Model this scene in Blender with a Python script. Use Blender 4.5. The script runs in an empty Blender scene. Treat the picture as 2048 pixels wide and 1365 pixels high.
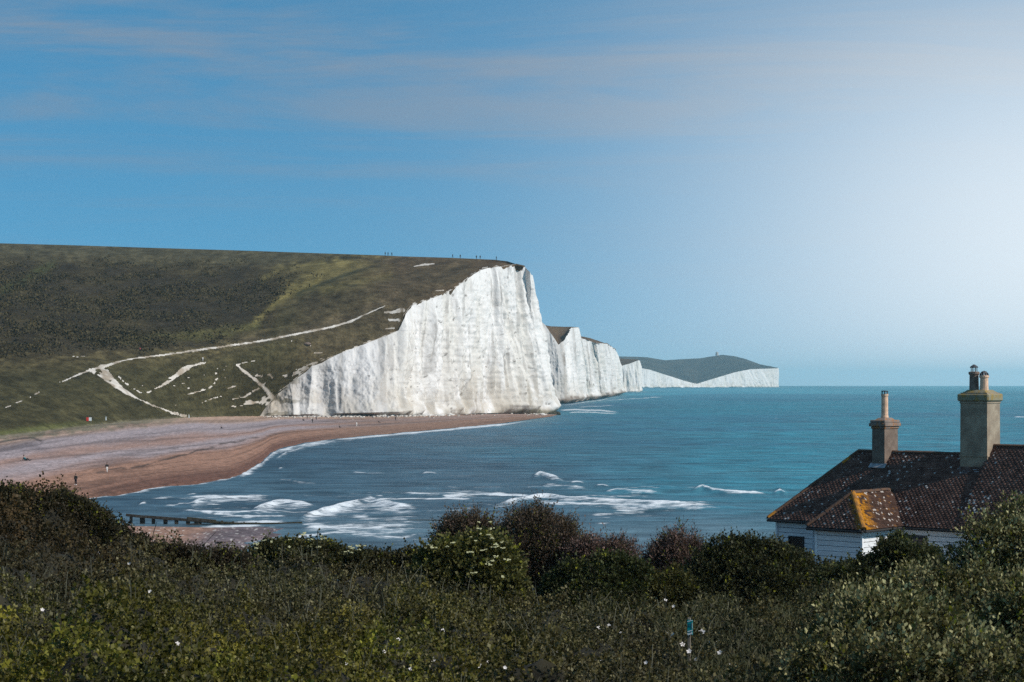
import bpy, bmesh, math, random
import numpy as np
from mathutils import Vector, Matrix

random.seed(7)
RNG = np.random.default_rng(11)
scene = bpy.context.scene
COL = scene.collection
R = math.radians

# ------------------------------------------------------------------ camera, light, exposure
CAM_H = 18.0            # eye height above the sea (m)
FPX = 3900.0            # focal length in photo pixels (2048 wide)
EYE = 763.4             # photo row of eye level (the sea horizon dips below it)
EARTH = 7.43e6          # effective earth radius

cam_data = bpy.data.cameras.new("camera")
cam = bpy.data.objects.new("camera", cam_data)
COL.objects.link(cam)
cam.location = (0, 0, CAM_H)
cam.rotation_euler = (R(90), 0, 0)
cam_data.sensor_width = 36
cam_data.lens = 36 * FPX / 2048
cam_data.shift_y = (EYE - 682.5) / 2048
cam_data.clip_start = 0.5
cam_data.clip_end = 60000
cam_data.dof.use_dof = True
cam_data.dof.focus_distance = 300
cam_data.dof.aperture_fstop = 9
scene.camera = cam

SUN_AZ, SUN_EL = 112.0, 38.0
world = bpy.data.worlds.new("World")
scene.world = world
world.use_nodes = True
wt = world.node_tree
wt.nodes.clear()
def N(t, kind, **kw):
    n = t.nodes.new(kind)
    for k, v in kw.items():
        setattr(n, k, v)
    return n
def L(t, a, b):
    t.links.new(a, b)
def mathn(t, op, a, b=None, c=None, clamp=False):
    n = N(t, 'ShaderNodeMath', operation=op, use_clamp=clamp)
    for i, v in enumerate((a, b, c)):
        if v is None: continue
        if isinstance(v, (int, float)): n.inputs[i].default_value = v
        else: L(t, v, n.inputs[i])
    return n.outputs[0]
def mixc(t, f, a, b, mode='MIX'):
    n = N(t, 'ShaderNodeMix', data_type='RGBA', blend_type=mode)
    for i, v in ((0, f), (6, a), (7, b)):
        if isinstance(v, (int, float)): n.inputs[i].default_value = v
        elif isinstance(v, tuple): n.inputs[i].default_value = (*v[:3], 1)
        else: L(t, v, n.inputs[i])
    return n.outputs[2]
def mapr(t, v, a, b, c, d, smooth=True):
    n = N(t, 'ShaderNodeMapRange', interpolation_type='SMOOTHSTEP' if smooth else 'LINEAR')
    n.inputs[1].default_value = a; n.inputs[2].default_value = b
    n.inputs[3].default_value = c; n.inputs[4].default_value = d
    L(t, v, n.inputs[0])
    return n.outputs[0]

wo = N(wt, 'ShaderNodeOutputWorld')
bg = N(wt, 'ShaderNodeBackground')
SKY_STRENGTH = 0.11
bg.inputs[1].default_value = SKY_STRENGTH
L(wt, bg.outputs[0], wo.inputs[0])
tc = N(wt, 'ShaderNodeTexCoord')
sep = N(wt, 'ShaderNodeSeparateXYZ'); L(wt, tc.outputs['Generated'], sep.inputs[0])
# the sky is read a little above the true direction: the air low over the sea is clear and blue
zz = mathn(wt, 'ADD', mathn(wt, 'MAXIMUM', sep.outputs[2], 0.0), 0.20)
cmb = N(wt, 'ShaderNodeCombineXYZ')
L(wt, sep.outputs[0], cmb.inputs[0]); L(wt, sep.outputs[1], cmb.inputs[1]); L(wt, zz, cmb.inputs[2])
nrm = N(wt, 'ShaderNodeVectorMath', operation='NORMALIZE'); L(wt, cmb.outputs[0], nrm.inputs[0])
sky = N(wt, 'ShaderNodeTexSky', sky_type='NISHITA', sun_disc=False)
sky.sun_elevation = R(SUN_EL); sky.sun_rotation = R(SUN_AZ)
sky.air_density = 1.0; sky.dust_density = 0.6; sky.ozone_density = 2.0
L(wt, nrm.outputs[0], sky.inputs[0])
base = mixc(wt, 1.0, sky.outputs[0], (0.45, 1.10, 1.22), 'MULTIPLY')
# thin streaked cloud, seen edge on: project the direction on a flat layer high above
den = mathn(wt, 'ADD', mathn(wt, 'MAXIMUM', sep.outputs[2], 0.0), 0.06)
cu = mathn(wt, 'DIVIDE', sep.outputs[0], den); cv = mathn(wt, 'DIVIDE', sep.outputs[1], den)
cc = N(wt, 'ShaderNodeCombineXYZ'); L(wt, cu, cc.inputs[0]); L(wt, cv, cc.inputs[1])
mp = N(wt, 'ShaderNodeMapping'); mp.inputs['Scale'].default_value = (0.55, 1.25, 1); mp.inputs['Location'].default_value = (3.1, 1.7, 0)
L(wt, cc.outputs[0], mp.inputs[0])
cn = N(wt, 'ShaderNodeTexNoise'); cn.inputs['Scale'].default_value = 1.0; cn.inputs['Detail'].default_value = 9
cn.inputs['Roughness'].default_value = 0.64; cn.inputs['Distortion'].default_value = 0.6
L(wt, mp.outputs[0], cn.inputs['Vector'])
cmask = mapr(wt, cn.outputs[0], 0.40, 0.68, 0, 1)
high = mapr(wt, sep.outputs[2], 0.065, 0.18, 0.10, 1.0)
cm = mathn(wt, 'MULTIPLY', mathn(wt, 'MULTIPLY', cmask, high), 0.95)
base = mixc(wt, cm, base, (2.15, 2.85, 3.8))
# bright sunlit haze in the air towards the sun side
azn = mathn(wt, 'ARCTAN2', sep.outputs[0], sep.outputs[1]); eln = mathn(wt, 'ARCSINE', sep.outputs[2])
gx_ = mathn(wt, 'DIVIDE', mathn(wt, 'SUBTRACT', azn, math.atan(1200 / FPX)), 0.145)
gy_ = mathn(wt, 'DIVIDE', mathn(wt, 'SUBTRACT', eln, (EYE - 580) / FPX), 0.112)
gq = mathn(wt, 'ADD', mathn(wt, 'MULTIPLY', gx_, gx_), mathn(wt, 'MULTIPLY', gy_, gy_))
g = mathn(wt, 'POWER', 2.718, mathn(wt, 'MULTIPLY', gq, -0.5))
base = mixc(wt, mathn(wt, 'MULTIPLY', g, 0.97), base, (8.2, 8.9, 9.5))
L(wt, base, bg.inputs[0])

sun_d = bpy.data.lights.new("sun", 'SUN')
sun_d.energy = 4.5
sun_d.angle = R(0.5)
sun_d.color = (1.0, 0.945, 0.88)
sun = bpy.data.objects.new("sun", sun_d)
COL.objects.link(sun)
az, el = R(SUN_AZ), R(SUN_EL)
SUN_DIR = Vector((math.sin(az) * math.cos(el), math.cos(az) * math.cos(el), math.sin(el)))
sun.rotation_euler = SUN_DIR.to_track_quat('Z', 'Y').to_euler()
sun.location = (300, -100, 300)

vs = scene.view_settings
vs.view_transform = 'Standard'
try: vs.look = 'None'
except Exception: pass
vs.gamma = 1.0
vs.use_curve_mapping = False
vs.exposure = -0.08
scene.render.engine = 'CYCLES'
scene.cycles.use_denoising = False
scene.cycles.max_bounces = 6
scene.cycles.diffuse_bounces = 2
scene.cycles.glossy_bounces = 2
scene.cycles.transmission_bounces = 3
scene.cycles.volume_bounces = 1
scene.cycles.caustics_reflective = False
scene.cycles.caustics_refractive = False

# ------------------------------------------------------------------ helpers
def P(px, py, D):
    """a point seen at photo pixel (px, py) at depth D metres"""
    return Vector(((px - 1024) / FPX * D, D, CAM_H + (EYE - py) / FPX * D))

def hsh(ix, iy, iz, seed):
    h = (ix.astype(np.int64) * 374761393 + iy.astype(np.int64) * 668265263 + iz.astype(np.int64) * 2147483647 + seed * 974711) & 0xffffffff
    h = ((h ^ (h >> 13)) * 1274126177) & 0xffffffff
    h = (h ^ (h >> 16)) & 0xffffffff
    return h / 4294967295.0
def vnoise(x, y, z=0.0, seed=0):
    x, y, z = np.broadcast_arrays(np.asarray(x, float), np.asarray(y, float), np.asarray(z, float))
    ix, iy, iz = np.floor(x).astype(np.int64), np.floor(y).astype(np.int64), np.floor(z).astype(np.int64)
    fx, fy, fz = x - ix, y - iy, z - iz
    fx, fy, fz = [f * f * (3 - 2 * f) for f in (fx, fy, fz)]
    out = 0
    for dx in (0, 1):
        for dy in (0, 1):
            for dz in (0, 1):
                w = (fx if dx else 1 - fx) * (fy if dy else 1 - fy) * (fz if dz else 1 - fz)
                out = out + w * hsh(ix + dx, iy + dy, iz + dz, seed)
    return out
def fbm(x, y, z=0.0, octv=4, seed=0, gain=0.5):
    s, a, t, f = 0, 1.0, 0, 1.0
    for k in range(octv):
        s = s + a * vnoise(np.asarray(x) * f, np.asarray(y) * f, np.asarray(z) * f, seed + k * 17)
        t += a; a *= gain; f *= 2.03
    return s / t
def sstep(a, b, v):
    t = np.clip((v - a) / (b - a), 0, 1)
    return t * t * (3 - 2 * t)
def lerp3(a, b, f):
    return a + (b - a) * f[..., None]

def raw_mesh(name, verts, faces, col=None, extra=None, smooth=False):
    """verts (n,3), faces (m,k) int arrays"""
    me = bpy.data.meshes.new(name)
    verts = np.ascontiguousarray(verts, dtype=np.float32); faces = np.ascontiguousarray(faces, dtype=np.int32)
    n, (m, k) = len(verts), faces.shape
    me.vertices.add(n); me.vertices.foreach_set('co', verts.ravel())
    me.loops.add(m * k); me.loops.foreach_set('vertex_index', faces.ravel())
    me.polygons.add(m); me.polygons.foreach_set('loop_start', np.arange(0, m * k, k, dtype=np.int32))
    if smooth: me.polygons.foreach_set('use_smooth', np.ones(m, dtype=bool))
    me.update(calc_edges=True)
    if col is not None:
        a = me.color_attributes.new('Col', 'FLOAT_COLOR', 'POINT')
        c = np.ones((n, 4), np.float32); c[:, :3] = col
        a.data.foreach_set('color', c.ravel())
    for nm, arr in (extra or {}).items():
        a = me.attributes.new(nm, 'FLOAT', 'POINT'); a.data.foreach_set('value', np.ascontiguousarray(arr, dtype=np.float32).ravel())
    return me

def link(name, me, mat=None, parent=None, kind=None, label=None, cat=None, group=None):
    o = bpy.data.objects.new(name, me); COL.objects.link(o)
    if mat is not None and me is not None and len(me.materials) == 0: me.materials.append(mat)
    if parent is not None: o.parent = parent
    if kind: o['kind'] = kind
    if label: o['label'] = label
    if cat: o['category'] = cat
    if group: o['group'] = group
    return o

def grid_faces(nr, nc):
    i = np.arange(nr - 1)[:, None] * nc + np.arange(nc - 1)[None, :]
    return np.stack([i, i + 1, i + nc + 1, i + nc], -1).reshape(-1, 4)
def grid_mesh(name, V, col=None, extra=None, faces=None, smooth=True, flip=False):
    nr, nc = V.shape[:2]
    f = grid_faces(nr, nc) if faces is None else faces
    if flip: f = f[:, ::-1]
    used = np.unique(f); re = np.full(nr * nc, -1); re[used] = np.arange(len(used))
    ex = {k: v.reshape(-1)[used] for k, v in (extra or {}).items()}
    return raw_mesh(name, V.reshape(-1, 3)[used], re[f], None if col is None else col.reshape(-1, 3)[used], ex, smooth)

def material(name):
    m = bpy.data.materials.new(name); m.use_nodes = True
    t = m.node_tree; t.nodes.clear()
    o = N(t, 'ShaderNodeOutputMaterial'); b = N(t, 'ShaderNodeBsdfPrincipled')
    L(t, b.outputs[0], o.inputs[0])
    return m, t, b, o
def noise_node(t, scale, detail=4, vec=None, mapping=None, rough=0.55):
    c = N(t, 'ShaderNodeTexCoord'); v = c.outputs['Object']
    if mapping:
        mp = N(t, 'ShaderNodeMapping'); mp.inputs['Scale'].default_value = mapping; L(t, v, mp.inputs[0]); v = mp.outputs[0]
    n = N(t, 'ShaderNodeTexNoise'); n.inputs['Scale'].default_value = scale; n.inputs['Detail'].default_value = detail; n.inputs['Roughness'].default_value = rough
    L(t, v, n.inputs['Vector'])
    return n.outputs[0]
def bump(t, b, h, strength, dist):
    n = N(t, 'ShaderNodeBump'); n.inputs['Strength'].default_value = strength; n.inputs['Distance'].default_value = dist
    L(t, h, n.inputs['Height']); L(t, n.outputs[0], b.inputs['Normal'])
def plain(name, color, rough=0.8, var=0.25, scale=6.0, metal=0.0, bumpd=0.0, mapping=None):
    m, t, b, o = material(name)
    n = noise_node(t, scale, 5, mapping=mapping)
    dark = tuple(c * (1 - var) for c in color); light = tuple(min(1, c * (1 + var)) for c in color)
    L(t, mixc(t, mapr(t, n, 0.3, 0.7, 0, 1), dark, light), b.inputs['Base Color'])
    b.inputs['Roughness'].default_value = rough; b.inputs['Metallic'].default_value = metal
    b.inputs['Specular IOR Level'].default_value = 0.3
    if bumpd: bump(t, b, n, 0.6, bumpd)
    return m
def attr_mat(name, rough=0.9, var=0.35, scale=0.5, detail=6, spec=0.2, bumpd=0.0, fine=None, translucent=0.0):
    m, t, b, o = material(name)
    a = N(t, 'ShaderNodeAttribute', attribute_name='Col')
    c = a.outputs['Color']
    if var:
        n = noise_node(t, scale, detail, rough=0.65)
        c = mixc(t, 1.0, c, mixc(t, mapr(t, n, 0.3, 0.7, 0, 1, False), (1 - var,) * 3, (1 + var,) * 3), 'MULTIPLY')
        if bumpd: bump(t, b, n, 0.8, bumpd)
    if fine:
        n2 = noise_node(t, fine[0], 3, rough=0.7)
        c = mixc(t, 1.0, c, mixc(t, mapr(t, n2, 0.35, 0.65, 0, 1, False), (1 - fine[1],) * 3, (1 + fine[1],) * 3), 'MULTIPLY')
    L(t, c, b.inputs['Base Color'])
    b.inputs['Roughness'].default_value = rough; b.inputs['Specular IOR Level'].default_value = spec
    if translucent:
        tr = N(t, 'ShaderNodeBsdfTranslucent'); L(t, c, tr.inputs[0])
        mx = N(t, 'ShaderNodeMixShader'); mx.inputs[0].default_value = translucent
        L(t, b.outputs[0], mx.inputs[1]); L(t, tr.outputs[0], mx.inputs[2]); L(t, mx.outputs[0], o.inputs[0])
    return m

# ------------------------------------------------------------------ materials
M_LEAF = attr_mat('leaf', rough=0.6, var=0.0, spec=0.18, translucent=0.25)
M_TWIG = plain('twig', (0.055, 0.043, 0.032), 0.95, 0.4, 8)
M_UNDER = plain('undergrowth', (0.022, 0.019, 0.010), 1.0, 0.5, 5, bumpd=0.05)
M_HILL = attr_mat('downland_grass', rough=1.0, var=0.30, scale=0.25, detail=8, spec=0.05, bumpd=0.6, fine=(0.9, 0.35))
M_PATH = attr_mat('worn_chalk', rough=1.0, var=0.15, scale=0.4, spec=0.05)
M_BEACH = attr_mat('shingle', rough=0.9, var=0.18, scale=0.35, detail=6, spec=0.15, bumpd=0.25, fine=(1.6, 0.38))

def chalk_material():
    m, t, b, o = material('chalk')
    a = N(t, 'ShaderNodeAttribute', attribute_name='Col')
    n1 = noise_node(t, 0.10, 6, mapping=(1.0, 1.0, 0.16))        # vertical water stains
    n2 = noise_node(t, 0.5, 6, mapping=(1, 1, 0.7))
    n3 = noise_node(t, 0.42, 3, mapping=(0.12, 0.12, 2.2))      # flint beds
    c = mixc(t, mapr(t, n1, 0.52, 0.72, 0, 0.42), a.outputs['Color'], (0.42, 0.385, 0.34))
    c = mixc(t, mapr(t, n2, 0.60, 0.74, 0, 0.55), c, (0.36, 0.335, 0.31))
    c = mixc(t, mapr(t, n3, 0.64, 0.74, 0, 0.30), c, (0.33, 0.31, 0.30))
    L(t, c, b.inputs['Base Color'])
    b.inputs['Roughness'].default_value = 1.0; b.inputs['Specular IOR Level'].default_value = 0.05
    bump(t, b, n2, 0.5, 0.8)
    return m
M_CHALK = chalk_material()

def sea_material():
    m, t, b, o = material('sea_water')
    a = N(t, 'ShaderNodeAttribute', attribute_name='Col')
    f = N(t, 'ShaderNodeAttribute', attribute_name='foam')
    lace = noise_node(t, 0.75, 7, mapping=(0.45, 0.8, 1), rough=0.75)
    chop = noise_node(t, 0.16, 8, mapping=(0.55, 1.0, 1), rough=0.62)
    tone = noise_node(t, 0.020, 5, mapping=(0.35, 1.0, 1), rough=0.6)
    ff = mathn(t, 'ADD', f.outputs['Fac'], mathn(t, 'MULTIPLY', mathn(t, 'SUBTRACT', lace, 0.5), 2.3))
    foam = mapr(t, ff, 0.38, 1.02, 0, 1)
    foam = mathn(t, 'MULTIPLY', foam, mapr(t, f.outputs['Fac'], 0.02, 0.2, 0, 1))
    c = mixc(t, 1.0, a.outputs['Color'], mixc(t, mapr(t, tone, 0.3, 0.7, 0, 1, False), (0.72, 0.74, 0.78), (1.25, 1.24, 1.2)), 'MULTIPLY')
    c = mixc(t, 1.0, c, mixc(t, mapr(t, chop, 0.35, 0.66, 0, 1, False), (0.50,) * 3, (1.65,) * 3), 'MULTIPLY')
    c = mixc(t, mathn(t, 'MULTIPLY', foam, 0.95), c, (0.80, 0.82, 0.83))
    L(t, c, b.inputs['Base Color'])
    L(t, mapr(t, foam, 0, 1, 0.42, 0.9, False), b.inputs['Roughness'])
    b.inputs['Specular IOR Level'].default_value = 0.32
    bump(t, b, chop, 1.0, 1.6)
    return m
M_SEA = sea_material()

# ------------------------------------------------------------------ sea
def curve(pts):
    xs = np.array([p[0] for p in pts], float); ys = np.array([p[1] for p in pts], float)
    return lambda q: np.interp(q, xs, ys)
WATER = curve([(-400, 1190), (0, 1040), (100, 1012), (185, 994), (300, 976), (400, 963), (460, 955), (500, 938), (525, 922), (540, 906), (560, 896),
               (600, 887), (640, 881), (700, 874), (800, 865), (880, 858), (1000, 847), (1060, 839), (1105, 833), (1125, 826)])

cols = np.concatenate([np.linspace(-9000, -150, 26)[:-1], np.arange(-150, 2180, 3.3), np.linspace(2180, 11000, 26)[1:]])
rows_py = np.concatenate([np.linspace(1500, 1152, 16)[:-1], np.arange(1152, 790, -1.5), np.arange(790, 772.4, -0.5)])
Dr = CAM_H * FPX / (rows_py - EYE)
for _ in range(8): Dr = (CAM_H + Dr ** 2 / (2 * EARTH)) * FPX / (rows_py - EYE)
okr = np.isfinite(Dr) & (Dr < 16300)
Dr = Dr[okr]; rows_py = rows_py[okr]
far_rows = np.array([18000, 22000, 30000.0])
Dall = np.concatenate([Dr, far_rows])
PX, DD = np.meshgrid(cols, Dall)
PY = np.concatenate([rows_py, [772.2, 772.1, 772.0]])[:, None] * np.ones_like(PX)
X = (PX - 1024) / FPX * DD; Y = DD
Z = -(X ** 2 + Y ** 2) / (2 * EARTH)

foam = np.zeros_like(PX); lift = np.zeros_like(PX)
def stroke(pts, up, dn, k=1.0, h=0.0, seed=0, rag=3.0):
    """a breaker: crest line pts in the photo, foam fading over up rows behind (farther) and dn rows in front"""
    global foam, lift
    xs = [p[0] for p in pts]; x0, x1 = min(xs), max(xs)
    line = np.interp(PX, xs, [p[1] for p in pts]) + (fbm(PX / 23.0, seed * 3.1, 0, 3, seed) - 0.5) * rag
    d = line - PY                                   # >0 behind the crest
    w = np.where(d > 0, up, dn)
    end = sstep(x0 - 4, x0 + 0.12 * (x1 - x0) + 4, PX) * (1 - sstep(x1 - 0.25 * (x1 - x0) - 2, x1 + 4, PX))
    body = np.exp(-(d / w) ** 2) * end
    if up + dn > 4.8:
        st_ = fbm(PX / 30.0, PY / 2.6, seed, 4, seed + 5)
        body = np.maximum(body * (0.30 + 0.85 * st_), 0.95 * np.exp(-(d / 1.5) ** 2) * end * sstep(0.3, 0.55, fbm(PX / 26.0, seed, 0, 3, seed + 8) + 0.12))
    foam = np.maximum(foam, k * body)
    if h: lift = np.maximum(lift, 0.65 * h * np.exp(-(d / 4.0) ** 2) * end)
S = stroke
# shore break
sh = [(x, float(WATER(x)) + 2) for x in (100, 185, 240, 300, 360, 400, 460, 500, 525, 540, 560, 600, 640, 700, 800, 880, 1000, 1060, 1100)]
S([p for p in sh if p[0] <= 540], 3, 4.5, 1.15, 0.0, 1, 2)
S([(460, 957), (500, 941), (525, 926), (540, 911), (560, 901), (600, 891), (640, 885), (700, 877)], 3, 9, 1.0, 0.15, 2, 5)
S([(540, 922), (575, 905), (625, 891), (690, 880)], 3, 5, 0.8, 0.15, 3, 4)
S([(640, 883), (700, 877), (800, 868), (880, 861), (1000, 850), (1060, 842), (1110, 836)], 2, 2.6, 0.95, 0, 4, 2)
S([(640, 888), (760, 873), (880, 865)], 1.5, 1.5, 0.6, 0, 41, 2)
S([(880, 856), (940, 854), (1000, 849), (1040, 845)], 1.5, 2.2, 0.9, 0, 5, 2)
# inner breakers
S([(345, 1021), (400, 1026), (470, 1027), (540, 1022), (600, 1024)], 3.5, 2.0, 1.05, 0.5, 6)
S([(370, 1010), (400, 1003), (440, 998), (500, 995), (560, 994)], 3, 10, 1.05, 0.4, 7)
S([(395, 1006), (450, 1003), (520, 1002), (570, 1005)], 5, 5, 0.75, 0, 8)
S([(500, 1021), (530, 1012), (565, 1005), (600, 1008), (640, 1016)], 3, 12, 1.15, 0.6, 9)
S([(590, 1046), (615, 1030), (660, 1018), (705, 1008), (740, 1001), (760, 1006), (800, 1014), (860, 1018)], 3, 19, 1.2, 0.7, 10)
S([(595, 1060), (620, 1056), (680, 1058), (760, 1056), (850, 1052)], 13, 9, 1.05, 0.2, 11)
S([(575, 1076), (620, 1071), (680, 1066), (740, 1064)], 4, 3.5, 1.05, 0.2, 12)
S([(480, 1086), (530, 1081), (580, 1078)], 3, 3, 0.9, 0.1, 13)
S([(690, 1068), (760, 1066), (840, 1060)], 8, 7, 0.8, 0, 42)
S([(860, 1058), (960, 1062), (1040, 1066)], 4, 7, 0.7, 0, 43)
S([(800, 988), (850, 991), (905, 990), (960, 992)], 2.4, 2.6, 1.0, 0.5, 14)
S([(880, 986), (905, 983), (960, 986), (1020, 990)], 2.5, 3, 0.7, 0.2, 15)
S([(1065, 955), (1080, 948), (1100, 954), (1125, 960)], 2.2, 4.5, 1.15, 0.8, 16)
S([(1090, 958), (1130, 962), (1180, 964)], 2, 2, 0.6, 0, 17)
S([(1140, 966), (1155, 964), (1172, 967)], 1.5, 1.8, 1.0, 0.3, 18)
S([(1080, 982), (1090, 972), (1100, 972), (1150, 976), (1190, 984)], 2.5, 6, 0.85, 0.4, 19)
S([(1190, 974), (1205, 972), (1220, 975)], 1.2, 1.8, 1.0, 0.3, 20)
S([(1205, 986), (1235, 981), (1280, 984), (1330, 986)], 2, 3, 1.0, 0.4, 21)
S([(1240, 979), (1290, 975), (1330, 978)], 2, 3, 0.65, 0, 22)
S([(960, 1020), (990, 1014), (1030, 1004), (1075, 994), (1095, 992), (1130, 998), (1200, 1004), (1300, 1008), (1400, 1014), (1500, 1018)], 3, 8, 1.12, 0.7, 23)
S([(1050, 1008), (1120, 1008), (1230, 1012), (1340, 1015), (1420, 1017)], 4, 6, 0.95, 0.2, 24)
S([(1380, 984), (1392, 980), (1405, 975), (1420, 981), (1450, 986), (1500, 989), (1545, 988)], 1.8, 2.2, 1.1, 0.7, 25)
S([(1548, 987), (1560, 982), (1572, 987)], 1.6, 2.2, 1.1, 0.5, 26)
S([(700, 946), (712, 945), (740, 948), (780, 949)], 1.1, 1.3, 0.95, 0.2, 27)
S([(842, 948), (860, 946), (878, 949)], 1.1, 1.6, 1.0, 0.3, 28)
S([(880, 950), (920, 952), (960, 953)], 1.0, 1.2, 0.6, 0, 29)
S([(555, 959), (575, 961), (600, 964), (640, 966)], 1.0, 1.2, 0.8, 0.2, 30)
S([(556, 939), (566, 936)], 1.5, 1.5, 0.9, 0.2, 31)
S([(315, 996), (330, 995), (350, 997)], 1.0, 1.4, 0.9, 0.2, 32)
S([(276, 1012), (285, 1008), (294, 1008)], 1.5, 2, 1.0, 0.2, 33)
S([(372, 988), (395, 987)], 1, 1.2, 0.8, 0, 34)
S([(520, 968), (600, 966), (700, 968)], 1, 2.5, 0.4, 0, 44)
S([(795, 1076), (805, 1075), (815, 1077)], 1, 1.5, 0.8, 0, 45)
rw = np.random.default_rng(8)
for k in range(34):
    px = rw.uniform(300, 1420); py = rw.uniform(985, 1070) if px < 900 else rw.uniform(970, 1030)
    ln = rw.uniform(25, 90)
    S([(px - ln, py + rw.uniform(-2, 3)), (px - ln * .3, py - rw.uniform(0, 2)), (px + ln * .3, py), (px + ln, py + rw.uniform(-1, 3))], 1.2, 1.6, rw.uniform(0.45, 0.8), 0.1, 120 + k, 4)
# surf at the cliff foot
S([(1112, 822), (1150, 820), (1200, 821), (1250, 825)], 1.6, 1.8, 1.0, 0, 35)
S([(1130, 826), (1170, 824), (1215, 826), (1250, 827)], 1.2, 1.6, 0.9, 0, 36)
S([(1150, 814), (1200, 812), (1240, 812)], 1.0, 1.2, 0.8, 0, 37)
S([(1205, 802), (1260, 798), (1310, 795), (1350, 794)], 1.0, 1.0, 0.8, 0, 38)
S([(1120, 812), (1160, 806), (1200, 801), (1240, 795)], 1.0, 1.0, 0.8, 0, 39)
S([(2026, 833), (2040, 835), (2060, 834)], 1, 1.2, 1.0, 0, 40)
# a few stray whitecaps out in the bay
rr = np.random.default_rng(5)
for k in range(46):
    px = rr.uniform(640, 2040); py = rr.uniform(800, 960)
    ln = rr.uniform(4, 14)
    if py > float(WATER(px)) + 10 or px > 1130:
        S([(px - ln, py), (px, py - 0.6), (px + ln, py + 0.4)], 0.8, 0.8, rr.uniform(0.3, 0.55), 0, 60 + k, 0.5)

fld = sstep(.45, .68, fbm(PX / 70, PY / 3.4, 0, 4, 951)) * sstep(.38, .6, fbm(PX / 160, PY / 14, 0, 3, 952))
reg_ = sstep(300, 380, PX) * sstep(1500, 1150, PX) * sstep(972, 992, PY) * sstep(1095, 1064, PY + np.maximum(0, (PX - 900) * .08))
foam = np.maximum(foam, 0.92 * fld * reg_)
# swell
chop = (fbm(X / 9.0, Y / 5.0, 0, 4, 21) - 0.5)
near = np.exp(-DD / 900.0)
Z = Z + chop * 0.55 * near + lift + 0.12 * np.sin(Y / 6.5 + 3 * fbm(X / 60, Y / 60, 0, 2, 3)) * near
# water colour: slate blue and sand laden in the bay, teal over the chalk farther right and out
t1 = sstep(880, 1750, PX + (fbm(PX / 260, PY / 22, 0, 3, 9) - .5) * 380 + (980 - PY) * 0.9)
slate = np.array([0.044, 0.086, 0.112]); teal = np.array([0.014, 0.165, 0.218]); shallow = np.array([0.090, 0.140, 0.165])
seacol = lerp3(np.broadcast_to(slate, PX.shape + (3,)), np.broadcast_to(teal, PX.shape + (3,)), t1)
seacol = lerp3(seacol, np.broadcast_to(shallow, seacol.shape), 0.85 * sstep(975, 1090, PY + (fbm(PX / 120, PY / 16, 0, 3, 8) - .5) * 60))
seacol = lerp3(seacol, np.broadcast_to(np.array([0.06, 0.29, 0.36]), seacol.shape), 0.75 * sstep(815, 778, PY) * sstep(0.15, .7, fbm(PX / 400, PY / 5.0, 0, 3, 77)) )
seacol = lerp3(seacol, np.broadcast_to(np.array([0.02, 0.10, 0.16]), seacol.shape), 0.5 * sstep(0.5, .72, fbm(PX / 500, PY / 7.0, 0, 3, 78)) * sstep(960, 840, PY))
V = np.stack([X, Y, Z], -1)
link('sea', grid_mesh('sea', V, seacol, {'foam': foam}), M_SEA, kind='structure')

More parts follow.
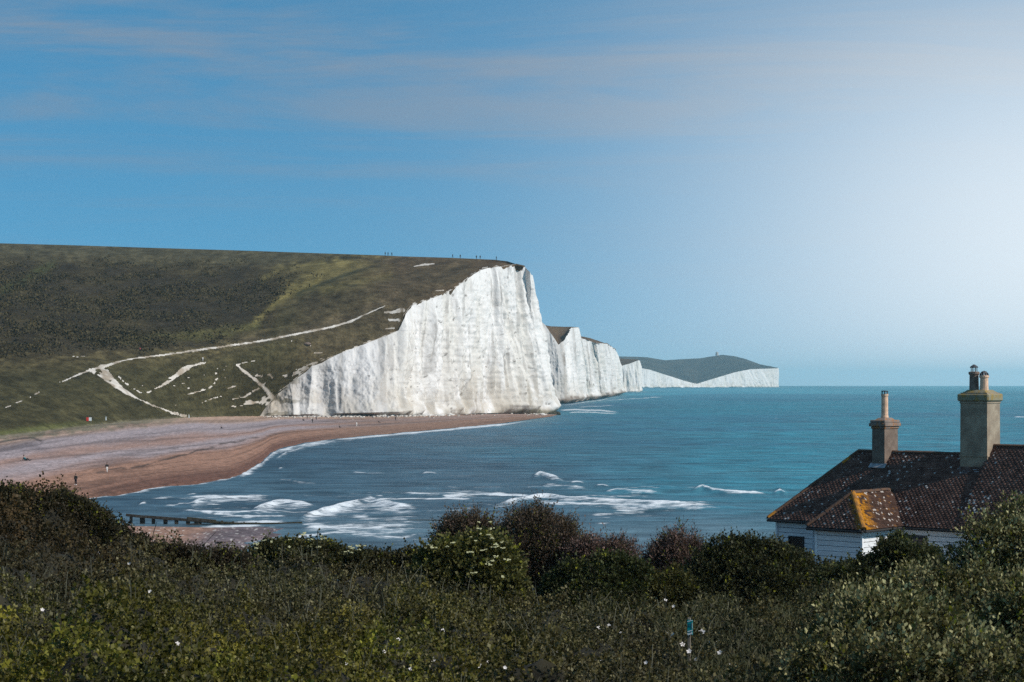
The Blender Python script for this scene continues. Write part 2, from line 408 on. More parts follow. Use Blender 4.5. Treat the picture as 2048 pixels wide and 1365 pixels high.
# ------------------------------------------------------------------ cliffs
class Cliff:
    """a chalk face between a foot line and a top line, both given as (px, py, depth)"""
    def __init__(self, foot, top, n, m, rough=1.0, seed=0, base_dark=0.0, tinting=None):
        foot, top = np.array(foot, float), np.array(top, float)
        self.u = np.linspace(0, 1, n)
        def par(a): 
            q = a[:, 0] + 0.0
            w = np.stack([(a[:, 0] - 1024) / FPX * a[:, 2], a[:, 2], CAM_H + (EYE - a[:, 1]) / FPX * a[:, 2]], -1)
            return w
        F, T = par(foot), par(top)
        uf = np.linspace(0, 1, len(F)); ut = np.linspace(0, 1, len(T))
        Fi = np.stack([np.interp(self.u, uf, F[:, k]) for k in range(3)], -1)
        Ti = np.stack([np.interp(self.u, ut, T[:, k]) for k in range(3)], -1)
        v = np.linspace(0, 1, m)
        Vv = Fi[None] + (Ti - Fi)[None] * v[:, None, None]
        tang = np.gradient(Fi, axis=0); tang[:, 2] = 0
        tang /= np.linalg.norm(tang, axis=1)[:, None] + 1e-9
        nor = np.stack([tang[:, 1], -tang[:, 0], 0 * tang[:, 0]], -1)
        # smooth normals
        ker = np.ones(15) / 15
        for k in range(3): nor[:, k] = np.convolve(np.pad(nor[:, k], 7, mode='edge'), ker, 'valid')
        s = np.concatenate([[0], np.cumsum(np.linalg.norm(np.diff(Fi[:, :2], axis=0), axis=1))])
        SS = s[None, :] + 0 * v[:, None]; ZZ = Vv[..., 2]
        H = (Ti - Fi)[None, :, 2] + 0 * SS
        rel = (ZZ - Fi[None, :, 2])
        d = (fbm(SS / 26, ZZ / 90, seed, 3, seed) - 0.5) * 15           # buttresses
        d += (np.abs(fbm(SS / 9, ZZ / 60, seed, 3, seed + 3) - 0.5) * -13 + 1.7)    # sharp flutes
        d += (fbm(SS / 4.0, ZZ / 9, seed, 4, seed + 7) - 0.5) * 3.0     # broken rock
        d += (fbm(SS / 1.6, ZZ / 1.8, seed, 2, seed + 9) - 0.5) * 1.1
        d += (fbm(SS / 45, ZZ / 1.5, seed, 3, seed + 11) - 0.5) * 0.55      # flint beds and ledges
        tal = fbm(SS / 14, 0, seed, 3, seed + 13)
        d += np.clip(1 - rel / (4 + 13 * tal ** 1.5), 0, 1) ** 1.5 * (8 * tal + 1)       # fallen chalk at the foot
        fade = np.minimum(1, (v * 18))[:, None]; top_f = 1 - 0.75 * v[:, None] ** 6
        d = d * rough * fade * top_f
        self.V = Vv + nor[None] * d[..., None]
        # colour: clean chalk, grey and buff weathering, algae and wet stain near the foot
        c = np.broadcast_to(np.array([0.70, 0.662, 0.628]), self.V.shape).copy()
        buff = sstep(0.50, 0.72, fbm(SS / 12, ZZ / 40, seed, 4, seed + 21)) * 0.55
        c = lerp3(c, np.broadcast_to(np.array([0.60, 0.55, 0.48]), c.shape), buff)
        low = np.clip(1 - rel / (10 + 22 * fbm(SS / 18, ZZ / 14, 0, 3, seed + 31) ** 1.6), 0, 1) * sstep(0.38, 0.6, fbm(SS / 7, ZZ / 7, 0, 4, seed + 37))
        c = lerp3(c, np.broadcast_to(np.array([0.42, 0.37, 0.30]), c.shape), low * 0.8)
        cave = np.maximum(sstep(0.755, 0.82, fbm(SS / 2.2, ZZ / 1.7, 0, 3, seed + 41)), 0.75 * sstep(0.68, 0.80, fbm(SS / 2.4, ZZ / 26, 0, 3, seed + 43)) * sstep(.45, .6, fbm(SS / 30, ZZ / 22, 0, 3, seed + 44)))
        c = lerp3(c, np.broadcast_to(np.array([0.16, 0.14, 0.125]), c.shape), cave * 0.8)
        wet = np.clip(1 - rel / (2.4 + 3 * tal), 0, 1) * base_dark * sstep(0.80, 0.9, self.u)[None, :]
        c = lerp3(c, np.broadcast_to(np.array([0.10, 0.10, 0.06]), c.shape), sstep(0, .5, wet) * base_dark)
        if tinting is not None: c = tinting(self.u, v, c, SS, ZZ, rel)
        self.C = c
        self.foot, self.top = foot, top
    def build(self, name='chalk_cliff'):
        return link(name, grid_mesh(name, self.V, self.C), M_CHALK, kind='structure')

class TPS:
    """smooth depth over the photo's hillside, through a handful of surveyed points"""
    def __init__(self, pts, reg=4.0):
        a = np.array(pts, float); self.p = a[:, :2] * np.array([0.01, 0.02]); n = len(a)
        K = self.k(self.p, self.p) + np.eye(n) * reg * 1e-2
        Pm = np.hstack([np.ones((n, 1)), self.p]); A = np.zeros((n + 3, n + 3)); A[:n, :n] = K; A[:n, n:] = Pm; A[n:, :n] = Pm.T
        self.w = np.linalg.solve(A, np.concatenate([a[:, 2], np.zeros(3)]))
    def k(self, a, b):
        r2 = ((a[:, None, :] - b[None]) ** 2).sum(-1); return np.where(r2 > 0, 0.5 * r2 * np.log(r2 + 1e-12), 0)
    def __call__(self, x, y):
        q = np.stack([np.ravel(x), np.ravel(y)], -1) * np.array([0.01, 0.02]); out = np.empty(len(q))
        for i in range(0, len(q), 40000):
            c = q[i:i + 40000]; out[i:i + 40000] = self.k(c, self.p) @ self.w[:-3] + self.w[-3] + c @ self.w[-2:]
        return out.reshape(np.shape(x))
hill_depth = TPS([(-420, 900, 395), (0, 873, 524), (170, 853, 640), (260, 843, 716), (380, 835.5, 802), (520, 832, 885),
                  (-420, 740, 640), (0, 730, 720), (190, 738, 770), (270, 717, 810), (420, 697, 860), (560, 775, 893), (600, 750, 897), (700, 700, 908), (800, 655, 928), (850, 602, 945), (905, 580, 968), (945, 549, 994), (1000, 534, 1020), (1036, 529, 1038), (1062, 540, 1052),
                  (600, 667, 905), (700, 640, 930), (-420, 600, 880), (0, 600, 930), (300, 600, 985), (560, 590, 985), (700, 570, 975), (850, 560, 990),
                  (-420, 474, 1330), (0, 487, 1250), (300, 496, 1200), (600, 505, 1150), (800, 512, 1110), (920, 517, 1085), (1000, 520, 1065)])
EDGE = [(520, 832, 886), (535, 812, 888), (545, 800, 889), (560, 782, 890), (580, 768, 892), (600, 750, 894), (622, 733, 897), (645, 722, 899), (690, 704, 904),
        (725, 690, 908), (765, 675, 913), (800, 660, 918), (806, 632, 926), (822, 612, 932), (850, 602, 941), (882, 591, 956), (905, 580, 970), (925, 565, 982), (945, 549, 994),
        (965, 538, 1006), (1000, 534, 1020), (1032, 529, 1036), (1050, 533, 1046), (1062, 545, 1056)]
EDGE = [(a, b, float(hill_depth(np.array([float(a)]), np.array([float(b)]))[0])) for a, b, c in EDGE]
EDGE = [(a + (0.9 * math.sin(a * 1.7) if i not in (0, len(EDGE) - 1) else 0), b, c) for i, (a, b, c) in enumerate(EDGE)]
FOOT = [(520, 833, 884), (600, 833.5, 885), (700, 833.5, 889), (760, 833, 894), (806, 832.5, 900), (830, 832.5, 918), (900, 830, 950), (960, 827, 985), (1020, 826, 1015), (1072, 829, 1040), (1101, 830, 1054)]
# pair foot and top by the same share of the way along the face
def resample(pts, xs_key, n):
    a = np.array(pts, float); return np.stack([np.interp(xs_key, np.linspace(0, 1, len(a)), a[:, k]) for k in range(3)], -1)
topx = np.array([p[0] for p in EDGE])
key = [0, .10, .22, .36, .46, .54, .66, .76, .86, .94, 1]
fx = np.array([p[0] for p in FOOT], float)
tgt = np.interp(np.linspace(520, 1062, 60), [520, 640, 800, 850, 950, 1040, 1062], [520, 640, 800, 850, 955, 1066, 1101])
ex = np.linspace(520, 1062, 60)
E_py, E_D = np.interp(ex, topx, [p[1] for p in EDGE]), np.interp(ex, topx, [p[2] for p in EDGE])
topP = np.stack([ex, E_py - 0.4, E_D], -1)
footP = np.stack([tgt, np.interp(tgt, fx, [p[1] for p in FOOT]), np.interp(tgt, fx, [p[2] for p in FOOT])], -1)
# the face turns the corner and runs away from view
back_top = [(1066, 552, 1066), (1062, 556, 1090), (1052, 556, 1130), (1040, 556, 1180)]
back_foot = [(1103, 828, 1066), (1100, 824, 1092), (1094, 822, 1135), (1080, 820, 1185)]
def main_shade_stain(u, v, c, SS, ZZ, rel):
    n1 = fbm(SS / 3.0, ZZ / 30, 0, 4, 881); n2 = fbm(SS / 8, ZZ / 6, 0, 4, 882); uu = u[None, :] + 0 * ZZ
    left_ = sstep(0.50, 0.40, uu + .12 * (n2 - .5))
    c = lerp3(c, np.broadcast_to(np.array([0.50, 0.475, 0.455]), c.shape), left_ * (0.25 + 0.55 * sstep(.35, .65, n1)))  # less lit left flank: its shade put into the chalk colour, with streaks
    c = lerp3(c, np.broadcast_to(np.array([0.50, 0.42, 0.33]), c.shape), 0.65 * sstep(0.15, 0.03, uu + .08 * (n2 - .5)))
    c = lerp3(c, np.broadcast_to(np.array([0.36, 0.33, 0.30]), c.shape), 0.6 * sstep(.58, .70, n1) * sstep(.3, .6, n2))
    turf = sstep(0.20, 0.06, uu) * sstep(.52, .60, fbm(SS / 5, ZZ / 3, 0, 4, 885))
    c = lerp3(c, np.broadcast_to(np.array([0.085, 0.070, 0.036]), c.shape), .85 * turf)
    foot = np.maximum(sstep(26, 2, rel + 22 * (n2 - .5)) * sstep(.45, .7, n2), 0.9 * sstep(34, 10, rel + 16 * (n2 - .5)) * sstep(.40, .62, n1) * sstep(.62, .74, uu))
    return lerp3(c, np.broadcast_to(np.array([0.40, 0.34, 0.27]), c.shape), 0.6 * foot)
cl1 = Cliff(np.vstack([footP, back_foot]), np.vstack([topP, back_top]), 500, 180, 1.0, 3, 1.0, main_shade_stain)
cl1.build()

# the next Sisters, farther along the shore
def far_shade_stain(u, v, c, SS, ZZ, rel):
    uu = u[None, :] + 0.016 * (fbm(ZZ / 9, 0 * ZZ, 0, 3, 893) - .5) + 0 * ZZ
    c = c * (1 - 0.30 * sstep(.275, .255, uu))[..., None]  # shade of the first facet put into its colour
    for u0, w_, k in ((.27, .020, .85), (.535, .022, .95), (.60, .009, .5), (.40, .009, .45), (.75, .007, .45), (.86, .006, .4)):
        c = lerp3(c, np.broadcast_to(np.array([0.17, 0.135, 0.105]), c.shape), k * np.exp(-((uu - u0) / w_) ** 2) * (0.55 + 0.45 * sstep(.3, .6, fbm(SS / 9, ZZ / 9, 0, 3, 894))))  # shade in the clefts painted as dark bands
    return lerp3(c, np.broadcast_to(np.array([0.15, 0.11, 0.085]), c.shape), .85 * sstep(7, 2, rel + 8 * (fbm(SS / 12, ZZ / 5, 0, 3, 895) - .5)))
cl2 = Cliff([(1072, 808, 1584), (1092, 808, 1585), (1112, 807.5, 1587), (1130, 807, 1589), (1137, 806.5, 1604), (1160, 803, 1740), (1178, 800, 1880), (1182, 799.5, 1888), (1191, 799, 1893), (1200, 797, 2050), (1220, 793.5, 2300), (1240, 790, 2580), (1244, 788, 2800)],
            [(1072, 636, 1596), (1090, 650, 1597), (1102, 668, 1598), (1116, 690, 1600), (1129, 680, 1625), (1142, 656, 1700), (1157, 655, 1790), (1160, 676, 1800), (1177, 681, 1890), (1182, 683, 1898), (1189, 686, 1904), (1214, 688, 2310), (1231, 699, 2540), (1238, 720, 2800)], 300, 90, 0.9, 40, 0.6, far_shade_stain)
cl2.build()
cl3 = Cliff([(1228, 787.5, 3470), (1240, 787, 3476), (1260, 786.2, 3484), (1279, 785.2, 3492), (1281, 784, 3800)],
            [(1228, 738, 3480), (1240, 733, 3486), (1258, 728, 3494), (1277.5, 721, 3502), (1279, 722, 3800)], 110, 50, 0.7, 61, 0.4)
cl3.build()
cl4 = Cliff([(1262, 775.8, 6750), (1300, 775.7, 6810), (1340, 775.5, 6880), (1375, 775.4, 6940), (1395, 775.3, 6980)],
            [(1262, 733, 6760), (1300, 740, 6820), (1340, 753, 6890), (1375, 764, 6950), (1395, 768.5, 6990)], 150, 40, 0.7, 71, 0.0)
cl4.build()
cl5 = Cliff([(1392, 775.3, 6980), (1430, 775.2, 7035), (1470, 775.1, 7100), (1520, 775.0, 7180), (1555, 775.0, 7240), (1557, 774.8, 7400)],
            [(1392, 768.5, 6990), (1430, 757, 7045), (1470, 745, 7110), (1500, 739, 7160), (1556, 737, 7250), (1557.5, 737, 7400)], 170, 40, 0.7, 81, 0.0)
cl5.build()

# ------------------------------------------------------------------ the big down (Haven Brow)
hc = np.concatenate([np.arange(-420, -20, 6.0), np.arange(-20, 1050, 1.9)])
SKYL = curve([(-420, 474), (0, 487), (150, 491), (300, 496), (500, 502), (640, 507), (760, 511), (800, 513), (900, 516), (990, 520), (1015, 523), (1030, 528), (1050, 533), (1062, 545)])
D_SKY = curve([(-420, 1330), (0, 1230), (600, 1160), (900, 1120), (1032, 1085), (1064, 1072)])
LOWB = curve([(-420, 900), (0, 873), (80, 864), (170, 853), (260, 843), (380, 835.5), (520, 832.5)])
def low_py(q): return np.where(q <= 520, LOWB(q), np.interp(q, topx, [p[1] for p in EDGE]))
def low_D(q):
    zb = np.interp(q, [-420, 380, 520], [4.0, 3.2, 2.2])
    return np.where(q <= 520, (CAM_H - zb) * FPX / (LOWB(q) - EYE), np.interp(q, topx, [p[2] for p in EDGE]))
NR = 260
tt = np.linspace(0, 1, NR)
pb = low_py(hc); ps = np.minimum(SKYL(hc), pb - 1.0)
db, ds = hill_depth(hc, pb), hill_depth(hc, ps)
db_z = CAM_H + (EYE - pb) / FPX * db; ds_z = CAM_H + (EYE - ps) / FPX * ds
# smooth convex profile: steep old cliff below the path, gentle sheep pasture above
T2 = tt[:, None] + 0 * hc[None, :]
HPY0 = pb[None, :] + (ps - pb)[None, :] * T2
HD = hill_depth(np.broadcast_to(hc[None, :], T2.shape), HPY0)
HZ = CAM_H + (EYE - HPY0) / FPX * HD
HX = (hc[None, :] - 1024) / FPX * HD
amp = np.minimum(1, T2 * 10) * np.minimum(1, (1 - T2) * 14)
HZ = HZ + ((fbm(HX / 60, HD / 60, 0, 3, 101) - 0.5) * 5.0 + (fbm(HX / 11, HD / 22, 0, 3, 102) - 0.5) * 1.6) * amp
HPY = EYE - (HZ - CAM_H) / HD * FPX
HPX = hc[None, :] + 0 * HPY

# ground colours, darkened throughout to carry the cloud shadow
def C3(*c): return np.broadcast_to(np.array(c, float), HPX.shape + (3,))
nA = fbm(HPX / 46, HPY / 13, 0, 5, 111); nB = fbm(HPX / 14, HPY / 5, 0, 4, 112); nC = fbm(HX / 5, HD / 9, 0, 4, 113)
hcol = lerp3(C3(0.054, 0.042, 0.021), C3(0.084, 0.066, 0.031), sstep(0.35, 0.65, nB))
# far top pasture, grey green
topz = sstep(50, 8, HPY - ps[None, :] + (nA - .5) * 16) * sstep(900, 500, HPX)
hcol = lerp3(hcol, C3(0.080, 0.072, 0.043), topz * 0.8)
# dark scrub covering the upper slope on the left
pathline = curve([(-420, 745), (0, 718), (150, 712), (270, 708), (420, 700), (520, 668), (545, 640), (560, 600), (640, 575), (700, 545), (780, 520)])
up_l = pathline(HPX)
scrub = sstep(6, -14, HPY - up_l + (nB - .5) * 26) * sstep(22, 52, HPY - ps[None, :] + (nA - .5) * 34) * sstep(640, 520, HPX + (nA - .5) * 180)
hcol = lerp3(hcol, C3(0.034, 0.027, 0.017), scrub * sstep(0.30, 0.62, 0.5 * nA + 0.5 * nB + 0.04) * 0.95)
# yellow grass lanes between the scrub
def lane(pts, w, k, c, rag=8):
    global hcol
    xs = [p[0] for p in pts]
    ln = np.interp(HPX, xs, [p[1] for p in pts])
    e = sstep(min(xs) - 8, min(xs) + 8, HPX) * sstep(max(xs) + 10, max(xs) - 10, HPX)
    hcol = lerp3(hcol, C3(*c), k * e * np.exp(-((HPY - ln + (nB - .5) * rag) / w) ** 2))
YG = (0.200, 0.160, 0.055)
lane([(560, 592), (620, 560), (700, 533), (790, 520)], 20, 0.55, YG, 22)
lane([(640, 585), (700, 572), (760, 556), (786, 549)], 9, 0.85, YG, 8)
lane([(500, 655), (540, 615), (575, 590), (640, 565)], 8, 0.8, YG, 14)
lane([(240, 680), (330, 675), (430, 668), (520, 650)], 10, 0.65, (0.11, 0.10, 0.034), 16)
lane([(520, 560), (560, 540), (640, 530), (700, 522)], 9, 0.5, YG, 20)
lane([(-30, 590), (40, 570), (70, 545), (110, 530)], 10, 0.5, (0.06, 0.075, 0.024), 16)
lane([(590, 590), (660, 562), (730, 538), (800, 520)], 4, 0.8, (0.035, 0.036, 0.02), 6)
lane([(680, 516), (720, 517), (740, 519)], 3.5, 0.85, (0.022, 0.024, 0.015), 3)
lane([(740, 522), (790, 522), (850, 520)], 4, 0.8, (0.024, 0.026, 0.016), 4)
lane([(686, 570), (700, 572), (716, 572)], 4, 0.85, (0.025, 0.028, 0.015), 3)
# worn brown turf by the path and the cliff top
lane([(480, 690), (560, 672), (640, 655), (700, 636), (760, 608), (800, 596)], 10, 0.5, (0.115, 0.085, 0.058), 8)
edged = (pb[None, :] - HPY)
hcol = lerp3(hcol, C3(0.135, 0.072, 0.036), 0.85 * sstep(26, 0, edged + (nB - .5) * 22) * sstep(790, 900, HPX))
hcol = lerp3(hcol, C3(0.105, 0.070, 0.043), 0.6 * sstep(690, 820, HPX + (nA - .5) * 120))
hcol = lerp3(hcol, C3(0.072, 0.054, 0.030), 0.6 * sstep(560, 640, HPX) * sstep(-6, 20, HPY - np.interp(HPX, [540, 600, 700, 800, 900], [640, 592, 560, 535, 520])))
# bottom flat, fresh green and pale dry grass towards the shingle
hcol = lerp3(hcol, C3(0.040, 0.036, 0.016), 0.75 * sstep(-8, 45, HPY - up_l) * sstep(640, 520, HPX))
hcol = lerp3(hcol, C3(0.13, 0.135, 0.046), 0.7 * sstep(18, 4, edged + (nB - .5) * 10) * sstep(230, 60, HPX))
hcol = lerp3(hcol, C3(0.15, 0.13, 0.085), 0.6 * sstep(6, 0, edged) * sstep(500, 300, HPX))
hcol = hcol * (0.55 + 0.9 * nC[..., None]) * (0.62 + 0.76 * nB[..., None])

# bare chalk: paths and scars, cut out of the turf as their own sheet
chalk = np.zeros_like(HPX)
def pth(pts, k=1.0, rag=2.0, seed=0, breakup=0.0):
    """pts: (px, py, half width)"""
    global chalk
    xs = np.array([p[0] for p in pts], float)
    best = np.full(HPX.shape, 1e9)
    jit = (fbm(HPX / 9, HPY / 4, 0, 3, 200 + seed) - .5) * rag
    for (x0, y0, w0), (x1, y1, w1) in zip(pts[:-1], pts[1:]):
        dx, dy = x1 - x0, y1 - y0
        f = np.clip(((HPX - x0) * dx + (HPY - y0) * dy) / (dx * dx + dy * dy), 0, 1)
        d = np.hypot(HPX - x0 - f * dx, HPY - y0 - f * dy) + jit
        best = np.minimum(best, d / (0.85 * (w0 + (w1 - w0) * f)))
    m = best < 1
    if breakup: m &= fbm(HPX / 10, HPY / 3.5, 0, 3, 300 + seed) > breakup
    chalk = np.maximum(chalk, m * k)
pth([(-20, 829, 1.4), (20, 812, 1.4), (60, 795, 1.2), (90, 779, 1.5)], rag=2, seed=1, breakup=0.38)
pth([(124, 764, 1.6), (160, 748, 2.2), (185, 739, 3), (215, 731, 3.2), (245, 722, 2.2), (270, 717, 2.2), (330, 710, 2.6), (420, 697, 2.6), (520, 683, 2.4), (600, 667, 2.4), (660, 655, 2.6), (700, 644, 2.6), (725, 632, 1.6), (770, 612, 1.0)], rag=2, seed=2)
pth([(178, 738, 3.5), (205, 752, 6.5), (232, 772, 5), (252, 786, 3), (275, 797, 2)], rag=4, seed=3, breakup=0.30)
pth([(205, 735, 8), (225, 760, 5), (250, 782, 3), (275, 797, 2), (300, 809, 2), (320, 816, 1.8), (345, 826, 2.6), (372, 833, 4)], rag=4, seed=4, breakup=0.26)
pth([(225, 740, 1.5), (245, 762, 1.6), (270, 780, 1.6), (288, 788, 1.6)], rag=3, seed=5, breakup=0.42)
pth([(294, 786, 1.5), (330, 768, 3), (352, 752, 5), (366, 740, 7), (385, 731, 3.5), (412, 726, 1.2)], rag=4.5, seed=6, breakup=0.24)
pth([(474, 729, 2.6), (482, 738, 2.2), (500, 752, 2.6), (518, 766, 3.6), (532, 780, 5), (545, 796, 7), (560, 812, 8)], rag=3, seed=7, breakup=0.15)
pth([(472, 730, 2), (492, 725, 1.2), (510, 722, 0.7)], rag=2, seed=8)
pth([(452, 733, 1), (440, 750, 1.2), (430, 766, 1.5), (418, 776, 1.5)], rag=2.5, seed=9, breakup=0.4)
pth([(376, 789, 1.2), (400, 783, 2.4), (424, 774, 2.2)], rag=3, seed=10, breakup=0.35)
pth([(404, 806, 1.2), (425, 797, 1.8), (444, 793, 1.4)], rag=3, seed=11, breakup=0.3)
pth([(450, 780, 1.2), (475, 770, 1.8), (498, 764, 1.2)], rag=3, seed=12, breakup=0.42)
pth([(465, 799, 1.3), (490, 794, 2), (506, 783, 2.4), (520, 777, 2)], rag=3, seed=13, breakup=0.32)
pth([(480, 812, 2), (500, 806, 5), (530, 800, 9), (548, 806, 10)], rag=9, seed=14, breakup=0.45)
pth([(560, 756, 3), (590, 746, 5), (620, 732, 4), (645, 720, 2.5)], rag=8, seed=15, breakup=0.46)
pth([(510, 752, 2), (540, 750, 2.5), (556, 768, 3)], rag=6, seed=16, breakup=0.5)
pth([(828, 533, 1.2), (850, 529.5, 2.6), (868, 528, 1.6)], rag=2, seed=17)
pth([(872, 582, 1.6), (888, 581, 1.4)], rag=2, seed=18)
pth([(768, 625, 1.2), (785, 624, 3.5), (806, 620, 5)], rag=4, seed=19, breakup=0.3)
pth([(776, 640, 2), (800, 641, 4)], rag=5, seed=20, breakup=0.35)
pth([(770, 658, 1.2), (790, 657, 1.6)], rag=2, seed=21)
pth([(628, 706, 1), (645, 706, 1.2)], rag=1.5, seed=22)
pth([(610, 690, 1), (622, 692, 1)], rag=1.5, seed=23)
pth([(578, 682, 0.9), (588, 683, 0.9)], rag=1.5, seed=24)
pth([(120, 713, 0.9), (170, 713, 0.9)], rag=1.5, seed=25, breakup=.3)
pth([(5, 730, 1), (20, 727, 1.4)], rag=2, seed=26, breakup=.3)
pth([(70, 790, 1.6), (80, 783, 1.6)], rag=2, seed=27)
# ragged chalk lip along the cliff top
chalk = np.maximum(chalk, ((edged < 0.5 + 11 * (fbm(HPX / 9, HPY / 3.5, 0, 4, 330) - .42)) & (HPX > 545) & (HPX < 1000)) * 1.0)
spk = fbm(HPX / 5, HPY / 2.2, 0, 3, 350)
chalk = np.maximum(chalk, ((spk > 0.745) & (HPX > 300) & (HPX < 560) & (HPY > 735) & (HPY < 815)) * 1.0)
chalk = np.maximum(chalk, ((spk > 0.80) & (HPX > 100) & (HPX < 640) & (HPY > 700)) * 1.0)

# hidden far side: rolls back from the skyline
bk = np.array([30, 90, 250, 600.0])[:, None]
bD = ds[None, :] + bk; bZ = ds_z[None, :] + bk * np.array([-0.004, -0.01, -0.03, -0.09])[:, None]
frD = (db + np.where(hc > 516, 2.5, -1.5))[None, :]; frZ = db_z[None, :] - 3.0
AD = np.vstack([frD, HD, bD]); AZ = np.vstack([frZ, HZ, bZ]); AX = (hc[None, :] - 1024) / FPX * AD
AV = np.stack([AX, AD, AZ], -1)
acol = np.concatenate([hcol[:1], hcol, np.repeat(hcol[-1:], 4, 0)], 0)
fm = np.zeros(AD.shape); fm[1:NR + 1] = chalk
face_all = grid_faces(*AD.shape)
fmask = fm.reshape(-1)[face_all].mean(1) > 0.5
link('hill', grid_mesh('hill', AV, acol, faces=face_all[~fmask]), M_HILL, kind='structure')
pmix = sstep(.42, .70, fbm(AX / 3.5, AD / 6, 0, 4, 403))
pcol = lerp3(np.broadcast_to(np.array([0.58, 0.525, 0.46]), acol.shape), np.broadcast_to(np.array([0.25, 0.19, 0.13]), acol.shape), pmix * .8) * (0.75 + 0.4 * fbm(AX / 2.5, AD / 4, 0, 3, 401))[..., None]
link('chalk_path', grid_mesh('chalk_path', AV, pcol, faces=face_all[fmask]), M_PATH, kind='structure')

def on_hill(px, py):
    j = int(np.argmin(np.abs(hc - px))); k = int(np.argmin(np.abs(HPY[:, j] - py)))
    return Vector((HX[k, j], HD[k, j], HZ[k, j]))

# downland behind the farther cliffs
def down_strip(name, rowsets, n, cols_, seed):
    """rowsets: list of polylines (px, py, D) from the cliff edge back to the skyline"""
    lines = []
    for pl in rowsets:
        a = np.array(pl, float); u = np.linspace(0, 1, n); q = np.interp(u, [0, 1], [a[0, 0], a[-1, 0]])
        py = np.interp(q, a[:, 0], a[:, 1]); dd = np.interp(q, a[:, 0], a[:, 2])
        lines.append(np.stack([(q - 1024) / FPX * dd, dd, CAM_H + (EYE - py) / FPX * dd], -1))
    out = []
    for a, b in zip(lines[:-1], lines[1:]):
        for f in np.linspace(0, 1, 12)[:-1]: out.append(a + (b - a) * f)
    out.append(lines[-1])
    last = lines[-1].copy(); last[:, 1] += 250; last[:, 2] -= 12; out.append(last)
    Vv = np.stack(out); Vv[1:-2, :, 2] += ((fbm(Vv[1:-2, :, 0] / 40, Vv[1:-2, :, 1] / 60, 0, 3, seed) - .5) * 4)
    nz = fbm(Vv[..., 0] / 50, Vv[..., 1] / 90, 0, 4, seed + 1)
    c = lerp3(np.broadcast_to(np.array(cols_[0]), Vv.shape), np.broadcast_to(np.array(cols_[1]), Vv.shape), sstep(.35, .65, nz))
    link(name, grid_mesh(name, Vv, c), M_HILL, kind='structure')
BR = ((0.085, 0.056, 0.038), (0.11, 0.075, 0.045))
down_strip('hill', [[(1072, 637, 1592), (1090, 651, 1598), (1102, 669, 1600), (1116, 691, 1602), (1129, 681, 1627), (1142, 657, 1702), (1157, 656, 1792)],
                    [(1072, 637, 1760), (1090, 651, 1780), (1102, 653, 1800), (1116, 653.5, 1830), (1128, 654, 1860), (1142, 654.5, 1890), (1157, 655, 1900)]], 70, BR, 501)
down_strip('hill', [[(1157, 675, 1795), (1180, 682.5, 1899), (1192, 687.5, 1930), (1214, 689, 2312), (1231, 700, 2542), (1238, 721, 2802)],
                    [(1157, 673, 2120), (1168, 674, 2160), (1182, 677, 2220), (1192, 681, 2300), (1214, 688, 2400), (1231, 699, 2600), (1238, 720.5, 2850)]], 60, BR, 511)
down_strip('hill', [[(1226, 739, 3482), (1240, 734, 3488), (1258, 729, 3496), (1277.5, 722, 3504)],
                    [(1226, 716, 4050), (1240, 717.5, 4000), (1258, 718.5, 3960), (1277.5, 719.5, 3900)]], 40, BR, 521)
FARC = ((0.018, 0.022, 0.022), (0.048, 0.044, 0.034))
down_strip('hill', [[(1225, 735, 6720), (1262, 733, 6765), (1300, 740, 6825), (1340, 753, 6895), (1375, 764, 6955), (1393, 768.5, 6995), (1430, 757, 7050), (1470, 745, 7115), (1500, 739, 7165), (1556, 737, 7256)],
                    [(1225, 733, 7400), (1262, 733, 7400), (1300, 738, 7400), (1340, 749, 7400), (1375, 758, 7400), (1393, 761, 7400), (1430, 750, 7400), (1470, 739, 7400), (1500, 735, 7400), (1556, 736.6, 7320)],
                    [(1225, 713, 8300), (1275, 714, 8300), (1295, 715, 8300), (1330, 721, 8300), (1360, 719, 8300), (1400, 717, 8300), (1425, 713, 8200), (1445, 710, 8200), (1470, 713, 8100), (1490, 718, 8000), (1520, 729, 7700), (1556, 736.3, 7380)]], 160, FARC, 531)

# ------------------------------------------------------------------ beach
bc = np.concatenate([np.arange(-420, -20, 8.0), np.arange(-20, 1124, 2.6)])
def beach_top(q): return np.where(q <= 520, LOWB(q) - 0.6, np.interp(q, fx, [p[1] for p in FOOT]) - 1.0)
def beach_zt(q): return np.interp(q, [-420, 0, 380, 520, 800, 1000, 1075, 1110, 1124], [4.2, 3.7, 3.2, 2.25, 2.1, 1.5, 0.7, 0.2, 0.0])
ss = np.concatenate([[-0.5, -0.3, -0.15, -0.06], np.linspace(0, 1, 110)])[:, None]
pw, ptp, zt = WATER(bc)[None, :], beach_top(bc)[None, :], beach_zt(bc)[None, :]
BPY = pw + (ptp - pw) * ss
bz = np.where(ss >= 0, zt * (0.06 + 0.94 * ss ** 0.8), 0.06 * zt + ss * 5)
bz = np.where(ss < 0, np.minimum(bz, ss * 5), bz)
BD = (CAM_H - bz) * FPX / (BPY - EYE)
BPX = bc[None, :] + 0 * BPY
BX = (BPX - 1024) / FPX * BD
bz = bz + np.where(ss > 0.02, (fbm(BX / 14, BD / 6, 0, 3, 601) - .5) * 0.35 * np.minimum(1, zt), 0)
def B3(*c): return np.broadcast_to(np.array(c, float), BPX.shape + (3,))
wob = (fbm(BPX / 150, ss * 5, 0, 4, 611) - .5) * 0.20
sv = ss + wob
mauve, ginger, wetc, buff = B3(0.265, 0.212, 0.210), B3(0.245, 0.132, 0.088), B3(0.105, 0.050, 0.034), B3(0.34, 0.225, 0.165)
bcol = lerp3(ginger, mauve, sstep(0.42, 0.58, sv))
bcol = lerp3(bcol, ginger, 0.7 * np.exp(-((sv - 0.66) / 0.05) ** 2))
